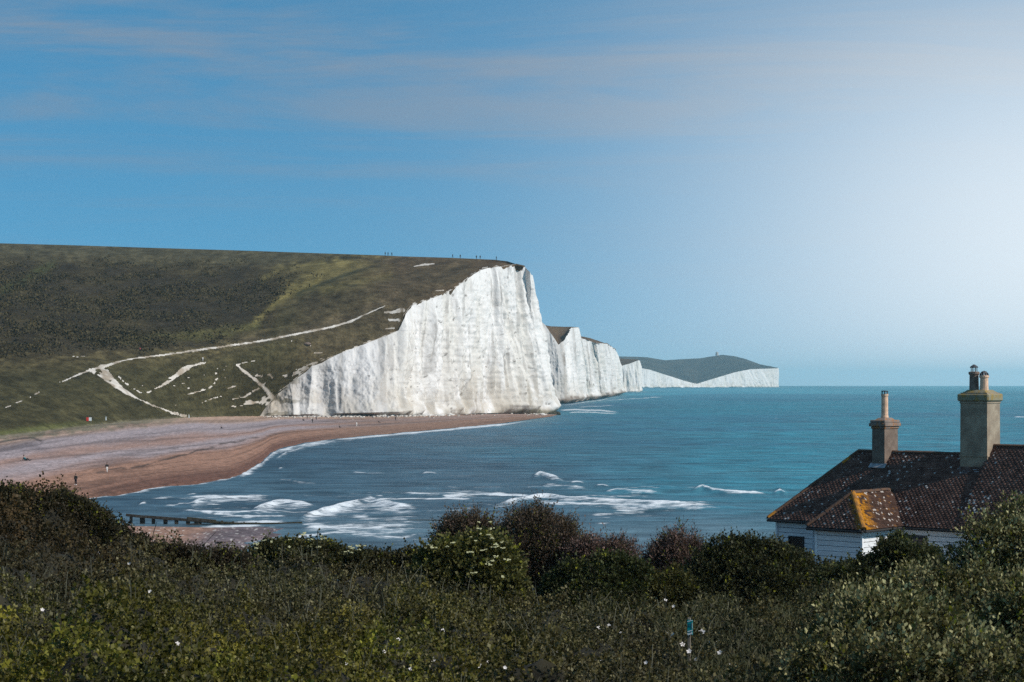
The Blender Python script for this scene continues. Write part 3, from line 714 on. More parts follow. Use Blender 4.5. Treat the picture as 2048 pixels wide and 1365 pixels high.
bcol = lerp3(bcol, buff, sstep(0.83, 0.93, sv))
bcol = lerp3(bcol, wetc, sstep(0.34, 0.04, ss + 0.5 * wob + 0 * BPX) * sstep(0, 420, BPX + 60))
bcol = lerp3(bcol, B3(0.19, 0.115, 0.08), 0.7 * sstep(560, 760, BPX))
sline = np.interp(BPX, [100, 150, 213, 290, 340, 400, 440, 520, 640], [960, 953, 943, 931, 917, 902, 889, 874, 858]) + (fbm(BPX / 30, 0, 0, 3, 620) - .5) * 8
strand = np.exp(-((BPY - sline) / (1.0 + 1.2 * fbm(BPX / 14, 2, 0, 2, 623))) ** 2) * sstep(60, 240, BPX) * sstep(640, 480, BPX) * sstep(0.28, 0.5, fbm(BPX / 16, BPY / 3, 0, 3, 621))
bcol = lerp3(bcol, B3(0.045, 0.032, 0.025), strand * 0.9)
strand2 = np.exp(-((sv - 0.25) / 0.012) ** 2) * sstep(140, 40, BPX) * sstep(0.35, 0.55, fbm(BPX / 10, BPY / 4, 0, 3, 622))
bcol = lerp3(bcol, B3(0.06, 0.04, 0.03), strand2 * 0.8)
creek = np.exp(-((BPY - np.interp(BPX, [-420, 0, 40, 65, 85], [905, 885, 878, 876, 884])) / 2.2) ** 2) * sstep(92, 80, BPX)
bcol = lerp3(bcol, B3(0.035, 0.028, 0.028), creek * 0.9)
shel = sstep(3, 14, BPY - np.interp(BPX, [0, 65, 90], [882, 876, 886])) * sstep(32, 14, BPY - np.interp(BPX, [0, 65, 90], [882, 876, 886])) * sstep(130, 60, BPX)
bcol = lerp3(bcol, B3(0.14, 0.115, 0.12), shel * 0.6)
veg = sstep(16, 3, BPY - ptp + (fbm(BPX / 16, BPY / 5, 0, 3, 631) - .5) * 22) * sstep(420, 280, BPX)
bcol = lerp3(bcol, B3(0.10, 0.10, 0.06), veg * 0.75)
rid = np.abs(fbm(ss * 13 + wob * 5, BPX / 420, 0, 3, 651) - .5)
bcol = bcol * (0.80 + 0.5 * sstep(0, .10, rid))[..., None]
bcol = bcol * (0.7 + 0.6 * fbm(BX / 1.3, BD / 2.6, 0, 3, 641))[..., None]
link('beach', grid_mesh('beach', np.stack([BX, BD, bz], -1), bcol), M_BEACH, kind='structure')
def on_beach(px, py):
    j = int(np.argmin(np.abs(bc - px))); k = int(np.argmin(np.abs(BPY[:, j] - py)))
    return Vector((BX[k, j], BD[k, j], bz[k, j]))

# shingle bank on the near side of the river mouth
qx = np.arange(-200, 640, 3.2); qy = np.arange(1160, 1040, -1.2)
QX, QY = np.meshgrid(qx, qy)
edge_y = np.interp(QX, [-200, 250, 420, 520, 600, 640], [1046, 1052, 1054, 1051, 1049, 1048])
hz_ = 0.05 + 2.2 * sstep(560, 120, QX - (QY - 1050) * 1.2 + 20 * (fbm(QX / 30, QY / 9, 0, 3, 700) - .5))
hz_ = np.minimum(hz_, (575 + 70 * (fbm(QX / 40, QY / 7, 0, 3, 705) - .5) - QX - 2.0 * (QY - 1050)) * 0.010) - 4.0 * sstep(edge_y + 3, edge_y - 3, QY)
QD = (CAM_H - hz_) * FPX / (QY - EYE)
QXw = (QX - 1024) / FPX * QD
qn = fbm(QXw / 0.9, QD / 1.6, 0, 3, 711)
qcol = lerp3(np.broadcast_to(np.array([0.13, 0.10, 0.105]), QX.shape + (3,)), np.broadcast_to(np.array([0.27, 0.155, 0.11]), QX.shape + (3,)), sstep(470, 380, QX + (QY - 1060) * 2 + 40 * (fbm(QX / 20, QY / 6, 0, 3, 712) - .5)))
qcol = qcol * (0.55 + 0.9 * qn[..., None])
qcol = lerp3(qcol, np.broadcast_to(np.array([0.6, 0.55, 0.5]), qcol.shape), 0.7 * sstep(0.70, 0.76, fbm(QX / 3.2, QY / 1.8, 0, 2, 713)))
link('shingle_bank', grid_mesh('shingle_bank', np.stack([QXw, QD, hz_], -1), qcol), M_BEACH, kind='structure')

# ------------------------------------------------------------------ box and tube builders
class MB:
    def __init__(self): self.bm = bmesh.new()
    def box(self, c, size, M=None, bevel=0.0, taper=1.0):
        r = bmesh.ops.create_cube(self.bm, size=1.0); vs_ = r['verts']
        for v in vs_:
            k = taper if v.co.z > 0 else 1.0
            v.co = Vector((v.co.x * size[0] * k, v.co.y * size[1] * k, v.co.z * size[2]))
        if bevel:
            es = list({e for v in vs_ for e in v.link_edges})
            rb = bmesh.ops.bevel(self.bm, geom=es, offset=bevel, segments=1, affect='EDGES', profile=0.5)
            vs_ = list({v for f in rb['faces'] for v in f.verts} | {v for v in vs_ if v.is_valid})
        for v in vs_:
            if M is not None: v.co = M @ v.co
            v.co += Vector(c)
        return self
    def tube(self, pts, rad, n=6, cap=True):
        pts = [Vector(p) for p in pts]; rs = rad if hasattr(rad, '__len__') else [rad] * len(pts)
        rings = []
        for i, p in enumerate(pts):
            d = (pts[min(i + 1, len(pts) - 1)] - pts[max(i - 1, 0)]).normalized()
            a = d.orthogonal().normalized(); b = d.cross(a)
            rings.append([self.bm.verts.new(p + (a * math.cos(2 * math.pi * k / n) + b * math.sin(2 * math.pi * k / n)) * rs[i]) for k in range(n)])
        for r0, r1 in zip(rings[:-1], rings[1:]):
            for k in range(n): self.bm.faces.new((r0[k], r0[(k + 1) % n], r1[(k + 1) % n], r1[k]))
        if cap:
            self.bm.faces.new(rings[0][::-1]); self.bm.faces.new(rings[-1])
        return self
    def lathe(self, prof, c=(0, 0, 0), n=14):
        c = Vector(c); rings = []
        for r, z in prof:
            rings.append([self.bm.verts.new(c + Vector((r * math.cos(2 * math.pi * k / n), r * math.sin(2 * math.pi * k / n), z))) for k in range(n)])
        for r0, r1 in zip(rings[:-1], rings[1:]):
            for k in range(n): self.bm.faces.new((r0[k], r0[(k + 1) % n], r1[(k + 1) % n], r1[k]))
        self.bm.faces.new(rings[0][::-1]); self.bm.faces.new(rings[-1])
        return self
    def poly(self, pts):
        self.bm.faces.new([self.bm.verts.new(p) for p in pts]); return self
    def mesh(self, name, smooth=False):
        bmesh.ops.recalc_face_normals(self.bm, faces=self.bm.faces[:])
        me = bpy.data.meshes.new(name); self.bm.to_mesh(me); self.bm.free()
        if smooth: me.polygons.foreach_set('use_smooth', np.ones(len(me.polygons), dtype=bool))
        return me
def empty(name, loc, rz=0, label=None, cat=None, group=None):
    o = bpy.data.objects.new(name, None); COL.objects.link(o); o.location = loc; o.rotation_euler = (0, 0, rz)
    o.empty_display_size = 0.3
    if label: o['label'] = label
    if cat: o['category'] = cat
    if group: o['group'] = group
    return o

# ------------------------------------------------------------------ cottage
M_BOARD = plain('white_weatherboard', (0.83, 0.84, 0.85), 0.65, 0.10, 5, mapping=(0.4, 1, 3))
M_DARKTRIM = plain('dark_gutter', (0.03, 0.028, 0.027), 0.6, 0.2, 8)
M_GLASS = plain('window_glass', (0.03, 0.02, 0.018), 0.12, 0.2, 3)
M_FRAME = plain('window_frame_paint', (0.62, 0.63, 0.64), 0.6, 0.1, 6)
M_RENDER = None
def stack_mat(name, c1, c2, lich):
    m, t, b, o = material(name)
    n1 = noise_node(t, 2.2, 6); n2 = noise_node(t, 14, 5, rough=0.7); n3 = noise_node(t, 1.3, 4, mapping=(1, 1, 0.25))
    c = mixc(t, mapr(t, n1, 0.3, 0.7, 0, 1), c1, c2)
    c = mixc(t, mapr(t, n3, 0.58, 0.72, 0, 0.55), c, tuple(x * 0.45 for x in c1))
    c = mixc(t, mapr(t, n2, 0.35, 0.65, 0, 0.35), c, tuple(x * 0.6 for x in c1))
    if lich:
        n4 = noise_node(t, 5, 5, rough=0.65)
        c = mixc(t, mapr(t, n4, 0.50, 0.58, 0, 0.85), c, lich)
    L(t, c, b.inputs['Base Color']); b.inputs['Roughness'].default_value = 0.95
    bump(t, b, n2, 0.7, 0.015)
    return m
M_STACK = stack_mat('rendered_stack', (0.24, 0.175, 0.12), (0.40, 0.31, 0.215), None)
M_CAP = stack_mat('lichened_cap', (0.22, 0.185, 0.12), (0.30, 0.25, 0.15), (0.27, 0.17, 0.04))
M_CAP2 = stack_mat('rusty_lichened_cap', (0.19, 0.15, 0.125), (0.27, 0.20, 0.16), (0.30, 0.12, 0.035))
M_STACK2 = stack_mat('brick_stack', (0.135, 0.092, 0.068), (0.23, 0.165, 0.125), None)
M_POT = plain('clay_pot', (0.66, 0.41, 0.27), 0.85, 0.2, 7, bumpd=0.01)
M_POTDARK = plain('sooty_pot', (0.20, 0.14, 0.11), 0.9, 0.4, 6)
M_METAL = plain('cowl_metal', (0.09, 0.085, 0.085), 0.5, 0.3, 9, metal=0.3)
M_LEAD = plain('lead_flashing', (0.30, 0.30, 0.31), 0.7, 0.3, 6)
M_RIDGE = stack_mat('ridge_tile', (0.062, 0.038, 0.029), (0.100, 0.060, 0.045), (0.11, 0.055, 0.028))
M_RIDGEO = stack_mat('lichened_ridge_tile', (0.22, 0.10, 0.025), (0.34, 0.145, 0.02), (0.42, 0.17, 0.012))
def tile_mat():
    m, t, b, o = material('roof_tile')
    a = N(t, 'ShaderNodeAttribute', attribute_name='Col')
    c0 = N(t, 'ShaderNodeTexCoord')
    n0 = noise_node(t, 3.0, 5)
    c = mixc(t, 1.0, a.outputs['Color'], mixc(t, mapr(t, n0, 0.3, 0.7, 0, 1, False), (0.65,) * 3, (1.35,) * 3), 'MULTIPLY')
    v = N(t, 'ShaderNodeTexVoronoi'); v.inputs['Scale'].default_value = 5.0; v.inputs['Randomness'].default_value = 1.0
    dn = N(t, 'ShaderNodeTexNoise'); dn.inputs['Scale'].default_value = 9
    L(t, c0.outputs['Object'], dn.inputs['Vector'])
    vm = N(t, 'ShaderNodeVectorMath', operation='MULTIPLY_ADD'); L(t, dn.outputs['Color'], vm.inputs[0]); vm.inputs[1].default_value = (0.12,) * 3; L(t, c0.outputs['Object'], vm.inputs[2])
    L(t, vm.outputs[0], v.inputs['Vector'])
    n1 = noise_node(t, 0.75, 3)
    sz = mapr(t, n1, 0.36, 0.62, 0.10, 0.29)
    spot = mathn(t, 'LESS_THAN', v.outputs['Distance'], sz)
    sc = N(t, 'ShaderNodeSeparateColor'); L(t, v.outputs['Color'], sc.inputs[0])
    pick = mathn(t, 'GREATER_THAN', sc.outputs[0], 0.34)
    c = mixc(t, mathn(t, 'MULTIPLY', mathn(t, 'MULTIPLY', spot, pick), 0.9), c, (0.55, 0.50, 0.46))
    L(t, c, b.inputs['Base Color']); b.inputs['Roughness'].default_value = 0.9; b.inputs['Specular IOR Level'].default_value = 0.15
    return m
M_TILE = tile_mat()

EAVE = 2.79
HG = 9.60                                     # ground level by the cottage
c0 = P(1535, 1037, 80.0)
house = empty('cottage', (c0.x, c0.y, HG), R(-42), 'white weatherboarded cottage with brown tiled hipped roof and two chimneys', 'cottage')
def part(name, me, mat, parent=house, kind=None, label=None): return link(name, me, mat, parent, kind, label)
RID, RIDX, RIDY = EAVE + 2.72, 2.47, 3.0
XS, XE = 8.6, 19.0                            # step to the taller neighbouring roof, far end
RID2 = RID + 0.36
OV = 0.30
# walls behind the boards, coloured dark to draw the shadow gaps
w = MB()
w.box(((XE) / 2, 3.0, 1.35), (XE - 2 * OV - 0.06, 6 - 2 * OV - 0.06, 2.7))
M_BACK = plain('shadow_gap_lining', (0.10, 0.10, 0.11), 0.9, 0.3, 5)
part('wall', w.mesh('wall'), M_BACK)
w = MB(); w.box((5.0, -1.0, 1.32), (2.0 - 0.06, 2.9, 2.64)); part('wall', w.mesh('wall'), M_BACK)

def board_run(x0, y0, x1, y1, holes=(), zt=EAVE - 0.16, zb=0.3, step=0.20):
    """weatherboards on the wall from (x0,y0) to (x1,y1); outward normal lies to the right of the run"""
    d = Vector((x1 - x0, y1 - y0, 0)); ln = d.length; d.normalize(); nrm_ = Vector((d.y, -d.x, 0))
    ang_ = math.atan2(d.y, d.x)
    z = zt; k = 0
    while z - step > zb:
        segs = [(0.0, ln)]
        for (h0, h1, hz0, hz1) in holes:
            if z - step * 0.5 < hz1 and z - step * 0.5 > hz0:
                segs = [s_ for a, b in segs for s_ in ((a, min(b, h0)), (max(a, h1), b)) if s_[1] - s_[0] > 0.05]
        for a, b in segs:
            m_ = MB()
            M4 = Matrix.Rotation(ang_, 3, 'Z') @ Matrix.Rotation(R(7.5 + random.uniform(-.8, .8)), 3, 'X')
            mid = Vector((x0, y0, 0)) + d * ((a + b) / 2) + nrm_ * 0.012
            m_.box((mid.x, mid.y, z - step / 2 + random.uniform(-.004, .004)), (b - a - 0.012, 0.022, step - 0.020), M4)
            part('board', m_.mesh('board'), M_BOARD)
        z -= step; k += 1
def window(x0, y0, x1, y1, z0, z1, panes=2):
    d = Vector((x1 - x0, y1 - y0, 0)); ln = d.length; d.normalize(); n_ = Vector((d.y, -d.x, 0)); M3 = Matrix.Rotation(math.atan2(d.y, d.x), 3, 'Z')
    mid = Vector((x0, y0, 0)) + d * ln / 2; mz = (z0 + z1) / 2
    f = MB(); fw = 0.05
    for sx in (-1, 1): f.box(mid + d * sx * (ln / 2 - fw / 2) + n_ * 0.03 + Vector((0, 0, mz)), (fw, 0.07, z1 - z0), M3)
    for sz_ in (z0 + fw / 2, z1 - fw / 2): f.box(mid + n_ * 0.03 + Vector((0, 0, sz_)), (ln - 2 * fw, 0.066, fw), M3)
    fo = part('window', f.mesh('window'), M_DARKTRIM if panes == 1 else M_FRAME)
    for k in range(panes):
        g_ = MB(); wd = (ln - 2 * fw) / panes
        g_.box(mid + d * (-ln / 2 + fw + wd * (k + .5)) + n_ * 0.012 + Vector((0, 0, mz)), (wd - 0.03, 0.012, z1 - z0 - 2 * fw), M3)
        link('pane', g_.mesh('pane'), M_GLASS, fo)
yw = OV
board_run(OV, yw, 4.0, yw, holes=[(0.55, 1.30, 0.9, 2.12)])
window(OV + 0.55, yw, OV + 1.30, yw, 1.0, 2.10, 1)
BF = -2.45                                    # bay front
board_run(4.0, BF, 6.0, BF, holes=[(0.72, 1.30, 0.7, 1.38)], zt=EAVE - 0.12)
window(4.72, BF, 5.30, BF, 0.72, 1.36, 1)
board_run(6.0, BF, 6.0, yw, zt=EAVE - 0.12)
board_run(6.0, yw, XE - OV, yw, holes=[(0.35, 1.25, 0.2, 2.35)])
window(6.35, yw, 7.25, yw, 0.25, 2.34, 1)
for x, y in ((4.0 - 0.02, BF - 0.02), (6.0 + 0.02, BF - 0.02), (OV - 0.02, yw - 0.02)):
    m_ = MB(); m_.box((x, y, 1.33), (0.09, 0.09, 2.62)); part('corner_board', m_.mesh('corner_board'), M_BOARD)
m_ = MB(); m_.tube([(3.86, BF - 0.05, EAVE - 0.16), (3.86, BF - 0.05, 0.2)], 0.035, 8); part('downpipe', m_.mesh('downpipe'), plain('pipe_paint', (0.42, 0.47, 0.52), 0.6))
# round wall lamp
m_ = MB(); m_.lathe([(0.05, 0), (0.12, 0.02), (0.135, 0.06), (0.11, 0.10), (0.05, 0.13)], n=12)
lm = m_.mesh('wall_lamp', True); lo = part('wall_lamp', lm, M_METAL); lo.location = (8.25, yw - 0.03, 2.05); lo.rotation_euler = (R(90), 0, 0)
m_ = MB(); m_.lathe([(0.02, 0.128), (0.055, 0.135), (0.05, 0.15), (0.02, 0.16)], n=10); link('lens', m_.mesh('lens', True), M_FRAME, lo)

# roof decks (thin slabs under the tiles)
def slab(pts, th=0.07):
    m_ = MB(); pts = [Vector(p) for p in pts]
    n_ = (pts[1] - pts[0]).cross(pts[2] - pts[0]).normalized()
    if n_.z < 0: n_ = -n_
    top = [m_.bm.verts.new(p) for p in pts]; bot = [m_.bm.verts.new(p - Vector((0, 0, th))) for p in pts]
    m_.bm.faces.new(top); m_.bm.faces.new(bot[::-1])
    for i in range(len(pts)): m_.bm.faces.new((top[i], bot[i], bot[(i + 1) % len(pts)], top[(i + 1) % len(pts)]))
    return m_
roof_obj = part('roof', slab([(0, 0, EAVE), (XS, 0, EAVE), (XS, RIDY, RID), (RIDX, RIDY, RID)]).mesh('roof'), M_DARKTRIM)
for nm, pts in (('r2', [(XS, 0, EAVE), (XE, 0, EAVE), (XE, RIDY, RID2), (XS, RIDY, RID2)]),
                ('r3', [(0, 6, EAVE), (XS, 6, EAVE), (XS, RIDY, RID), (RIDX, RIDY, RID)]),
                ('r4', [(XS, 6, EAVE), (XE, 6, EAVE), (XE, RIDY, RID2), (XS, RIDY, RID2)]),
                ('r5', [(0, 0, EAVE), (RIDX, RIDY, RID), (0, 6, EAVE)]),
                ('r6', [(XS + 0.01, RIDY - 0.4, RID - 0.36), (XS + 0.01, RIDY + 0.4, RID - 0.36), (XS + 0.01, RIDY, RID2)])):
    if nm == 'r6': continue
    part('roof', slab(pts).mesh('roof'), M_DARKTRIM)
BE0, BE1, BEF = 3.72, 6.28, -2.75             # bay eaves
BH = 1.30; BAP = EAVE + BH
pitch = (RID - EAVE) / RIDY
yj = BH / pitch                               # where the bay ridge meets the main roof
bayroof = [[(BE0, BEF, EAVE), (BE1, BEF, EAVE), (5.0, BEF + 1.28, BAP)],
           [(BE1, BEF, EAVE), (BE1, 0.0, EAVE), (5.0, yj, BAP), (5.0, BEF + 1.28, BAP)],
           [(BE0, BEF, EAVE), (5.0, BEF + 1.28, BAP), (5.0, yj, BAP), (BE0, 0.0, EAVE)]]
for pts in bayroof: part('roof', slab([Vector(p) + Vector((0, 0, 0.01)) for p in pts]).mesh('roof'), M_DARKTRIM)
# plain tiles
def tiles(poly, reach=0.105, wd=0.17, lich=None, seed=0, base=((0.100, 0.055, 0.043), (0.170, 0.094, 0.070))):
    rg = np.random.default_rng(seed)
    p = [Vector(q) for q in poly]
    a = (p[1] - p[0]).normalized(); n_ = (p[1] - p[0]).cross(p[2] - p[0]).normalized()
    if n_.z < 0: n_ = -n_
    b = n_.cross(a)
    if b.z < 0: b = -b
    q2 = np.array([((q - p[0]).dot(a), (q - p[0]).dot(b)) for q in p])
    A0, A1, B1 = q2[:, 0].min(), q2[:, 0].max(), q2[:, 1].max()
    cs = []
    for j in range(int(B1 / reach) + 1):
        for i in range(int((A1 - A0) / wd) + 2): cs.append((A0 + (i + 0.5 * (j % 2)) * wd, (j + 0.3) * reach))
    cs = np.array(cs)
    inside = np.zeros(len(cs), bool)
    for i in range(len(q2)):
        (x0, y0), (x1, y1) = q2[i], q2[(i + 1) % len(q2)]
        cnd = ((y0 > cs[:, 1]) != (y1 > cs[:, 1])) & (cs[:, 0] < (x1 - x0) * (cs[:, 1] - y0) / (y1 - y0 + 1e-12) + x0)
        inside ^= cnd
    cs = cs[inside]; n = len(cs)
    an, bn, nn = np.array(a), np.array(b), np.array(n_)
    tilt = 0.13 + rg.normal(0, 0.018, n)
    up = bn[None] * np.cos(tilt)[:, None] - nn[None] * np.sin(tilt)[:, None]
    nt = bn[None] * np.sin(tilt)[:, None] + nn[None] * np.cos(tilt)[:, None]
    cen = np.array(p[0])[None] + cs[:, :1] * an + cs[:, 1:] * bn + nn[None] * (0.028 + rg.normal(0, 0.003, n))[:, None]
    hw = wd * 0.497
    co = np.zeros((n, 8, 3)); k = 0
    for zz_ in (-0.007, 0.007):
        for (sx, sy) in ((-1, -0.085), (1, -0.085), (1, 0.085), (-1, 0.085)):
            co[:, k] = cen + an * sx * hw + up * sy + nt * zz_; k += 1
    fc = np.array([[4, 5, 6, 7], [0, 1, 5, 4], [1, 2, 6, 5], [3, 0, 4, 7]])
    faces = (np.arange(n)[:, None, None] * 8 + fc[None]).reshape(-1, 4)
    f = rg.random(n)[:, None] ** 1.5
    col = np.array(base[0])[None] * (1 - f) + np.array(base[1])[None] * f
    if lich is not None: col = lich(cs, cen, col, rg)
    return co.reshape(-1, 3), faces, np.repeat(col, 8, 0)
def tile_part(poly, parent, **kw):
    v_, f_, c_ = tiles(poly, **kw)
    o = link('roof_tiles', raw_mesh('roof_tiles', v_, f_, c_), M_TILE, parent, kind='stuff')
tile_part([(0, 0, EAVE), (XS, 0, EAVE), (XS, RIDY, RID), (RIDX, RIDY, RID)], roof_obj, seed=1)
tile_part([(XS, 0, EAVE), (XE, 0, EAVE), (XE, RIDY, RID2), (XS, RIDY, RID2)], roof_obj, seed=2)
tile_part([(0, 6, EAVE), (0, 0, EAVE), (RIDX, RIDY, RID)], roof_obj, seed=3)
def lich_hip(cs, cen, col, rg):
    # orange lichen over the corner hip of the bay
    sd = (cen[:, 0] - 5.0) - (BEF + 1.28 - cen[:, 1])
    k = np.clip(1.25 - np.where(sd > 0, sd / 0.85, -sd / 0.30), 0, 1) * (rg.random(len(cs)) > 0.22)
    return col * (1 - k[:, None] * 0.9) + np.array([0.56, 0.225, 0.010])[None] * (0.5 + 0.6 * rg.random((len(cs), 1))) * k[:, None] * 0.9
def lich_r(cs, cen, col, rg):
    col = lich_hip(cs, cen, col, rg)
    k = (rg.random(len(cs)) < 0.06) * 0.5
    return col * (1 - k[:, None]) + np.array([0.22, 0.10, 0.03])[None] * k[:, None]
WB = ((0.050, 0.027, 0.020), (0.078, 0.043, 0.031))  # tiles coloured darker to offset the sun falling on this slope
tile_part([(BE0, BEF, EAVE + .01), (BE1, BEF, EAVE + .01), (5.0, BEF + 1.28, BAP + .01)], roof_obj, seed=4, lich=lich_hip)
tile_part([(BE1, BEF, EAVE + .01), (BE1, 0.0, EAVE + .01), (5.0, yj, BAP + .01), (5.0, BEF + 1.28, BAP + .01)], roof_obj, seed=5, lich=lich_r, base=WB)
tile_part([(BE0, 0.0, EAVE + .01), (BE0, BEF, EAVE + .01), (5.0, BEF + 1.28, BAP + .01), (5.0, yj, BAP + .01)], roof_obj, seed=6)
# ridge and hip tiles, each on its own
def ridge_run(a, b, mat, pitch_=0.42, r=0.115, mats=None):
    a, b = Vector(a), Vector(b); d = b - a; n = max(2, int(d.length / pitch_)); d = d / n
    q = d.normalized().to_track_quat('X', 'Z').to_matrix()
    m_ = MB(); m3 = []
    k = 7
    for x in (0, d.length * 1.04):
        rr_ = r * (1.0 if x == 0 else 0.94)
        m3.append([m_.bm.verts.new((x, math.cos(math.pi * i / (k - 1)) * rr_, math.sin(math.pi * i / (k - 1)) * rr_ * 0.8)) for i in range(k)])
    for i in range(k - 1): m_.bm.faces.new((m3[0][i], m3[1][i], m3[1][i + 1], m3[0][i + 1]))
    m_.bm.faces.new(m3[0]); m_.bm.faces.new(m3[1][::-1])
    me = m_.mesh('ridge_tile')
    for i in range(n):
        o = bpy.data.objects.new('ridge_tile', me); COL.objects.link(o); o.parent = house
        if not me.materials: me.materials.append(mat)
        p_ = a + d * i + Vector((0, 0, random.uniform(-.008, .008)))
        o.matrix_local = Matrix.Translation(p_) @ (q @ Matrix.Rotation(random.uniform(-.04, .04), 3, 'X')).to_4x4()
        if mats and random.random() < mats[1]:
            o.material_slots[0].link = 'OBJECT'; o.material_slots[0].material = mats[0]
ridge_run((0.02, 0.02, EAVE + .02), (RIDX, RIDY, RID), M_RIDGE, mats=(M_RIDGEO, 0.08))
ridge_run((RIDX, RIDY, RID), (XS, RIDY, RID), M_RIDGE)
ridge_run((XS, RIDY, RID2), (XE, RIDY, RID2), M_RIDGE)
ridge_run((BE0 + .02, BEF + .02, EAVE + .03), (5.0, BEF + 1.28, BAP), M_RIDGE, mats=(M_RIDGEO, 0.12))
ridge_run((BE1 - .02, BEF + .02, EAVE + .03), (5.0, BEF + 1.28, BAP), M_RIDGEO)
ridge_run((5.0, BEF + 1.28, BAP), (5.0, yj, BAP), M_RIDGE, mats=(M_RIDGEO, 0.12))
for a, b in (((0, -0.05), (BE0, -0.05)), ((BE0, BEF - .05), (BE1, BEF - .05)), ((BE1, -0.05), (XE, -0.05))):
    m_ = MB(); m_.box(((a[0] + b[0]) / 2, a[1], EAVE - 0.085), (b[0] - a[0], 0.11, 0.10), bevel=0.03); part('gutter', m_.mesh('gutter'), M_DARKTRIM)
m_ = MB(); m_.box((BE1 + .05, (BEF - .09) / 2, EAVE - 0.075), (0.10, -BEF - .11, 0.09), bevel=0.03); part('gutter', m_.mesh('gutter'), M_DARKTRIM)

m_ = MB(); m_.poly([(XE - .05, 0.2, EAVE - .1), (XE - .05, 5.8, EAVE - .1), (XE - .05, 3, RID2 - .1)]); part('gable', m_.mesh('gable'), M_BOARD)
# chimneys
ch1x, ch1y = RIDX + 1.32, RIDY - 0.12
m_ = MB()
m_.box((ch1x, ch1y, RID - 0.9), (0.60, 1.06, 3.76), taper=0.97)
ch1 = part('chimney', m_.mesh('chimney'), M_STACK2)
T1 = RID + 0.98
for dz, gx, h in ((0.03, 0.03, 0.09), (0.15, 0.09, 0.14), (0.28, 0.05, 0.12)):
    m_ = MB(); m_.box((ch1x, ch1y, T1 + dz), (0.60 + 2 * gx, 1.06 + 2 * gx, h), bevel=0.02); link('cap', m_.mesh('cap'), M_CAP2, ch1)
m_ = MB(); m_.box((ch1x, ch1y, T1 + 0.37), (0.5, 0.9, 0.12), taper=0.6); link('flaunching', m_.mesh('flaunching'), M_CAP2, ch1)
m_ = MB(); m_.lathe([(0.155, 0), (0.155, 0.10), (0.140, 0.14), (0.132, 0.92), (0.150, 0.94), (0.150, 1.02), (0.11, 1.02)], (ch1x, ch1y - 0.02, T1 + 0.38)); link('chimney_pot', m_.mesh('chimney_pot', False), M_POT, ch1)
m_ = MB()
for k in range(6):
    a = k * math.pi / 3; m_.box((ch1x + .12 * math.cos(a), ch1y - .02 + .12 * math.sin(a), T1 + 1.45), (0.035, 0.035, 0.16))
m_.lathe([(0.135, 0), (0.14, 0.03), (0.06, 0.05)], (ch1x, ch1y - .02, T1 + 1.49), 12)
link('cowl', m_.mesh('cowl'), M_METAL, ch1)
m_ = MB(); m_.box((ch1x, ch1y - 0.58, RID - 0.52), (0.74, 0.26, 0.03), Matrix.Rotation(math.atan(pitch), 3, 'X')); link('flashing', m_.mesh('flashing'), M_LEAD, ch1)

ch2x, ch2y = RIDX + 5.58, RIDY - 0.05
m_ = MB(); m_.box((ch2x, ch2y, RID - 0.05), (1.20, 1.06, 5.0), taper=0.965)
ch2 = part('chimney', m_.mesh('chimney'), M_STACK)
T2_ = RID + 2.02
m_ = MB(); m_.box((ch2x, ch2y, T2_ + 0.05), (1.21, 1.10, 0.10), bevel=0.02); link('cap', m_.mesh('cap'), M_STACK, ch2)
m_ = MB(); m_.box((ch2x, ch2y, T2_ + 0.24), (1.36, 1.24, 0.30), bevel=0.05); link('cap', m_.mesh('cap'), M_CAP, ch2)
m_ = MB(); m_.box((ch2x, ch2y, T2_ + 0.46), (1.18, 1.06, 0.16), taper=0.62); link('flaunching', m_.mesh('flaunching'), M_CAP, ch2)
m_ = MB(); m_.box((ch2x, ch2y - 0.02, RID - 0.02), (1.235, 1.10, 0.06)); link('band', m_.mesh('band'), M_STACK, ch2)
m_ = MB(); m_.lathe([(0.20, 0), (0.185, 0.1), (0.175, 0.64), (0.215, 0.68), (0.215, 0.76), (0.17, 0.78)], (ch2x - 0.22, ch2y - 0.08, T2_ + 0.48)); link('chimney_pot', m_.mesh('chimney_pot'), M_POTDARK, ch2)
m_ = MB(); m_.lathe([(0.175, 0), (0.165, 0.1), (0.155, 0.50), (0.19, 0.53), (0.19, 0.60), (0.15, 0.62)], (ch2x + 0.22, ch2y - 0.08, T2_ + 0.50)); link('chimney_pot', m_.mesh('chimney_pot'), M_POT, ch2)
m_ = MB(); zc = T2_ + 0.48 + 0.76
for k in range(8):
    a = k * math.pi / 4; m_.box((ch2x - .22 + .12 * math.cos(a), ch2y - .08 + .12 * math.sin(a), zc + 0.09), (0.016, 0.016, 0.20))
m_.lathe([(0.16, 0.17), (0.165, 0.20), (0.10, 0.25), (0.03, 0.30)], (ch2x - .22, ch2y - .08, zc), 12); link('cowl', m_.mesh('cowl'), M_METAL, ch2)
m_ = MB(); zc = T2_ + 0.50 + 0.60
for k in range(5):
    a0 = math.pi * k / 5; pts = []
    for i in range(7):
        q = math.pi * i / 6; pts.append((ch2x + .22 + .165 * math.cos(q) * math.cos(a0), ch2y - .08 + .165 * math.cos(q) * math.sin(a0), zc + .17 * math.sin(q)))
    m_.tube(pts, 0.022, 5)
m_.lathe([(0.12, 0.10), (0.10, 0.15), (0.03, 0.18)], (ch2x + .22, ch2y - .08, zc), 10)
link('cowl', m_.mesh('cowl'), M_METAL, ch2)
m_ = MB(); m_.box((ch2x, ch2y - 0.66, RID - 0.62), (1.30, 0.42, 0.03), Matrix.Rotation(math.atan(pitch), 3, 'X')); link('flashing', m_.mesh('flashing'), M_LEAD, ch2)

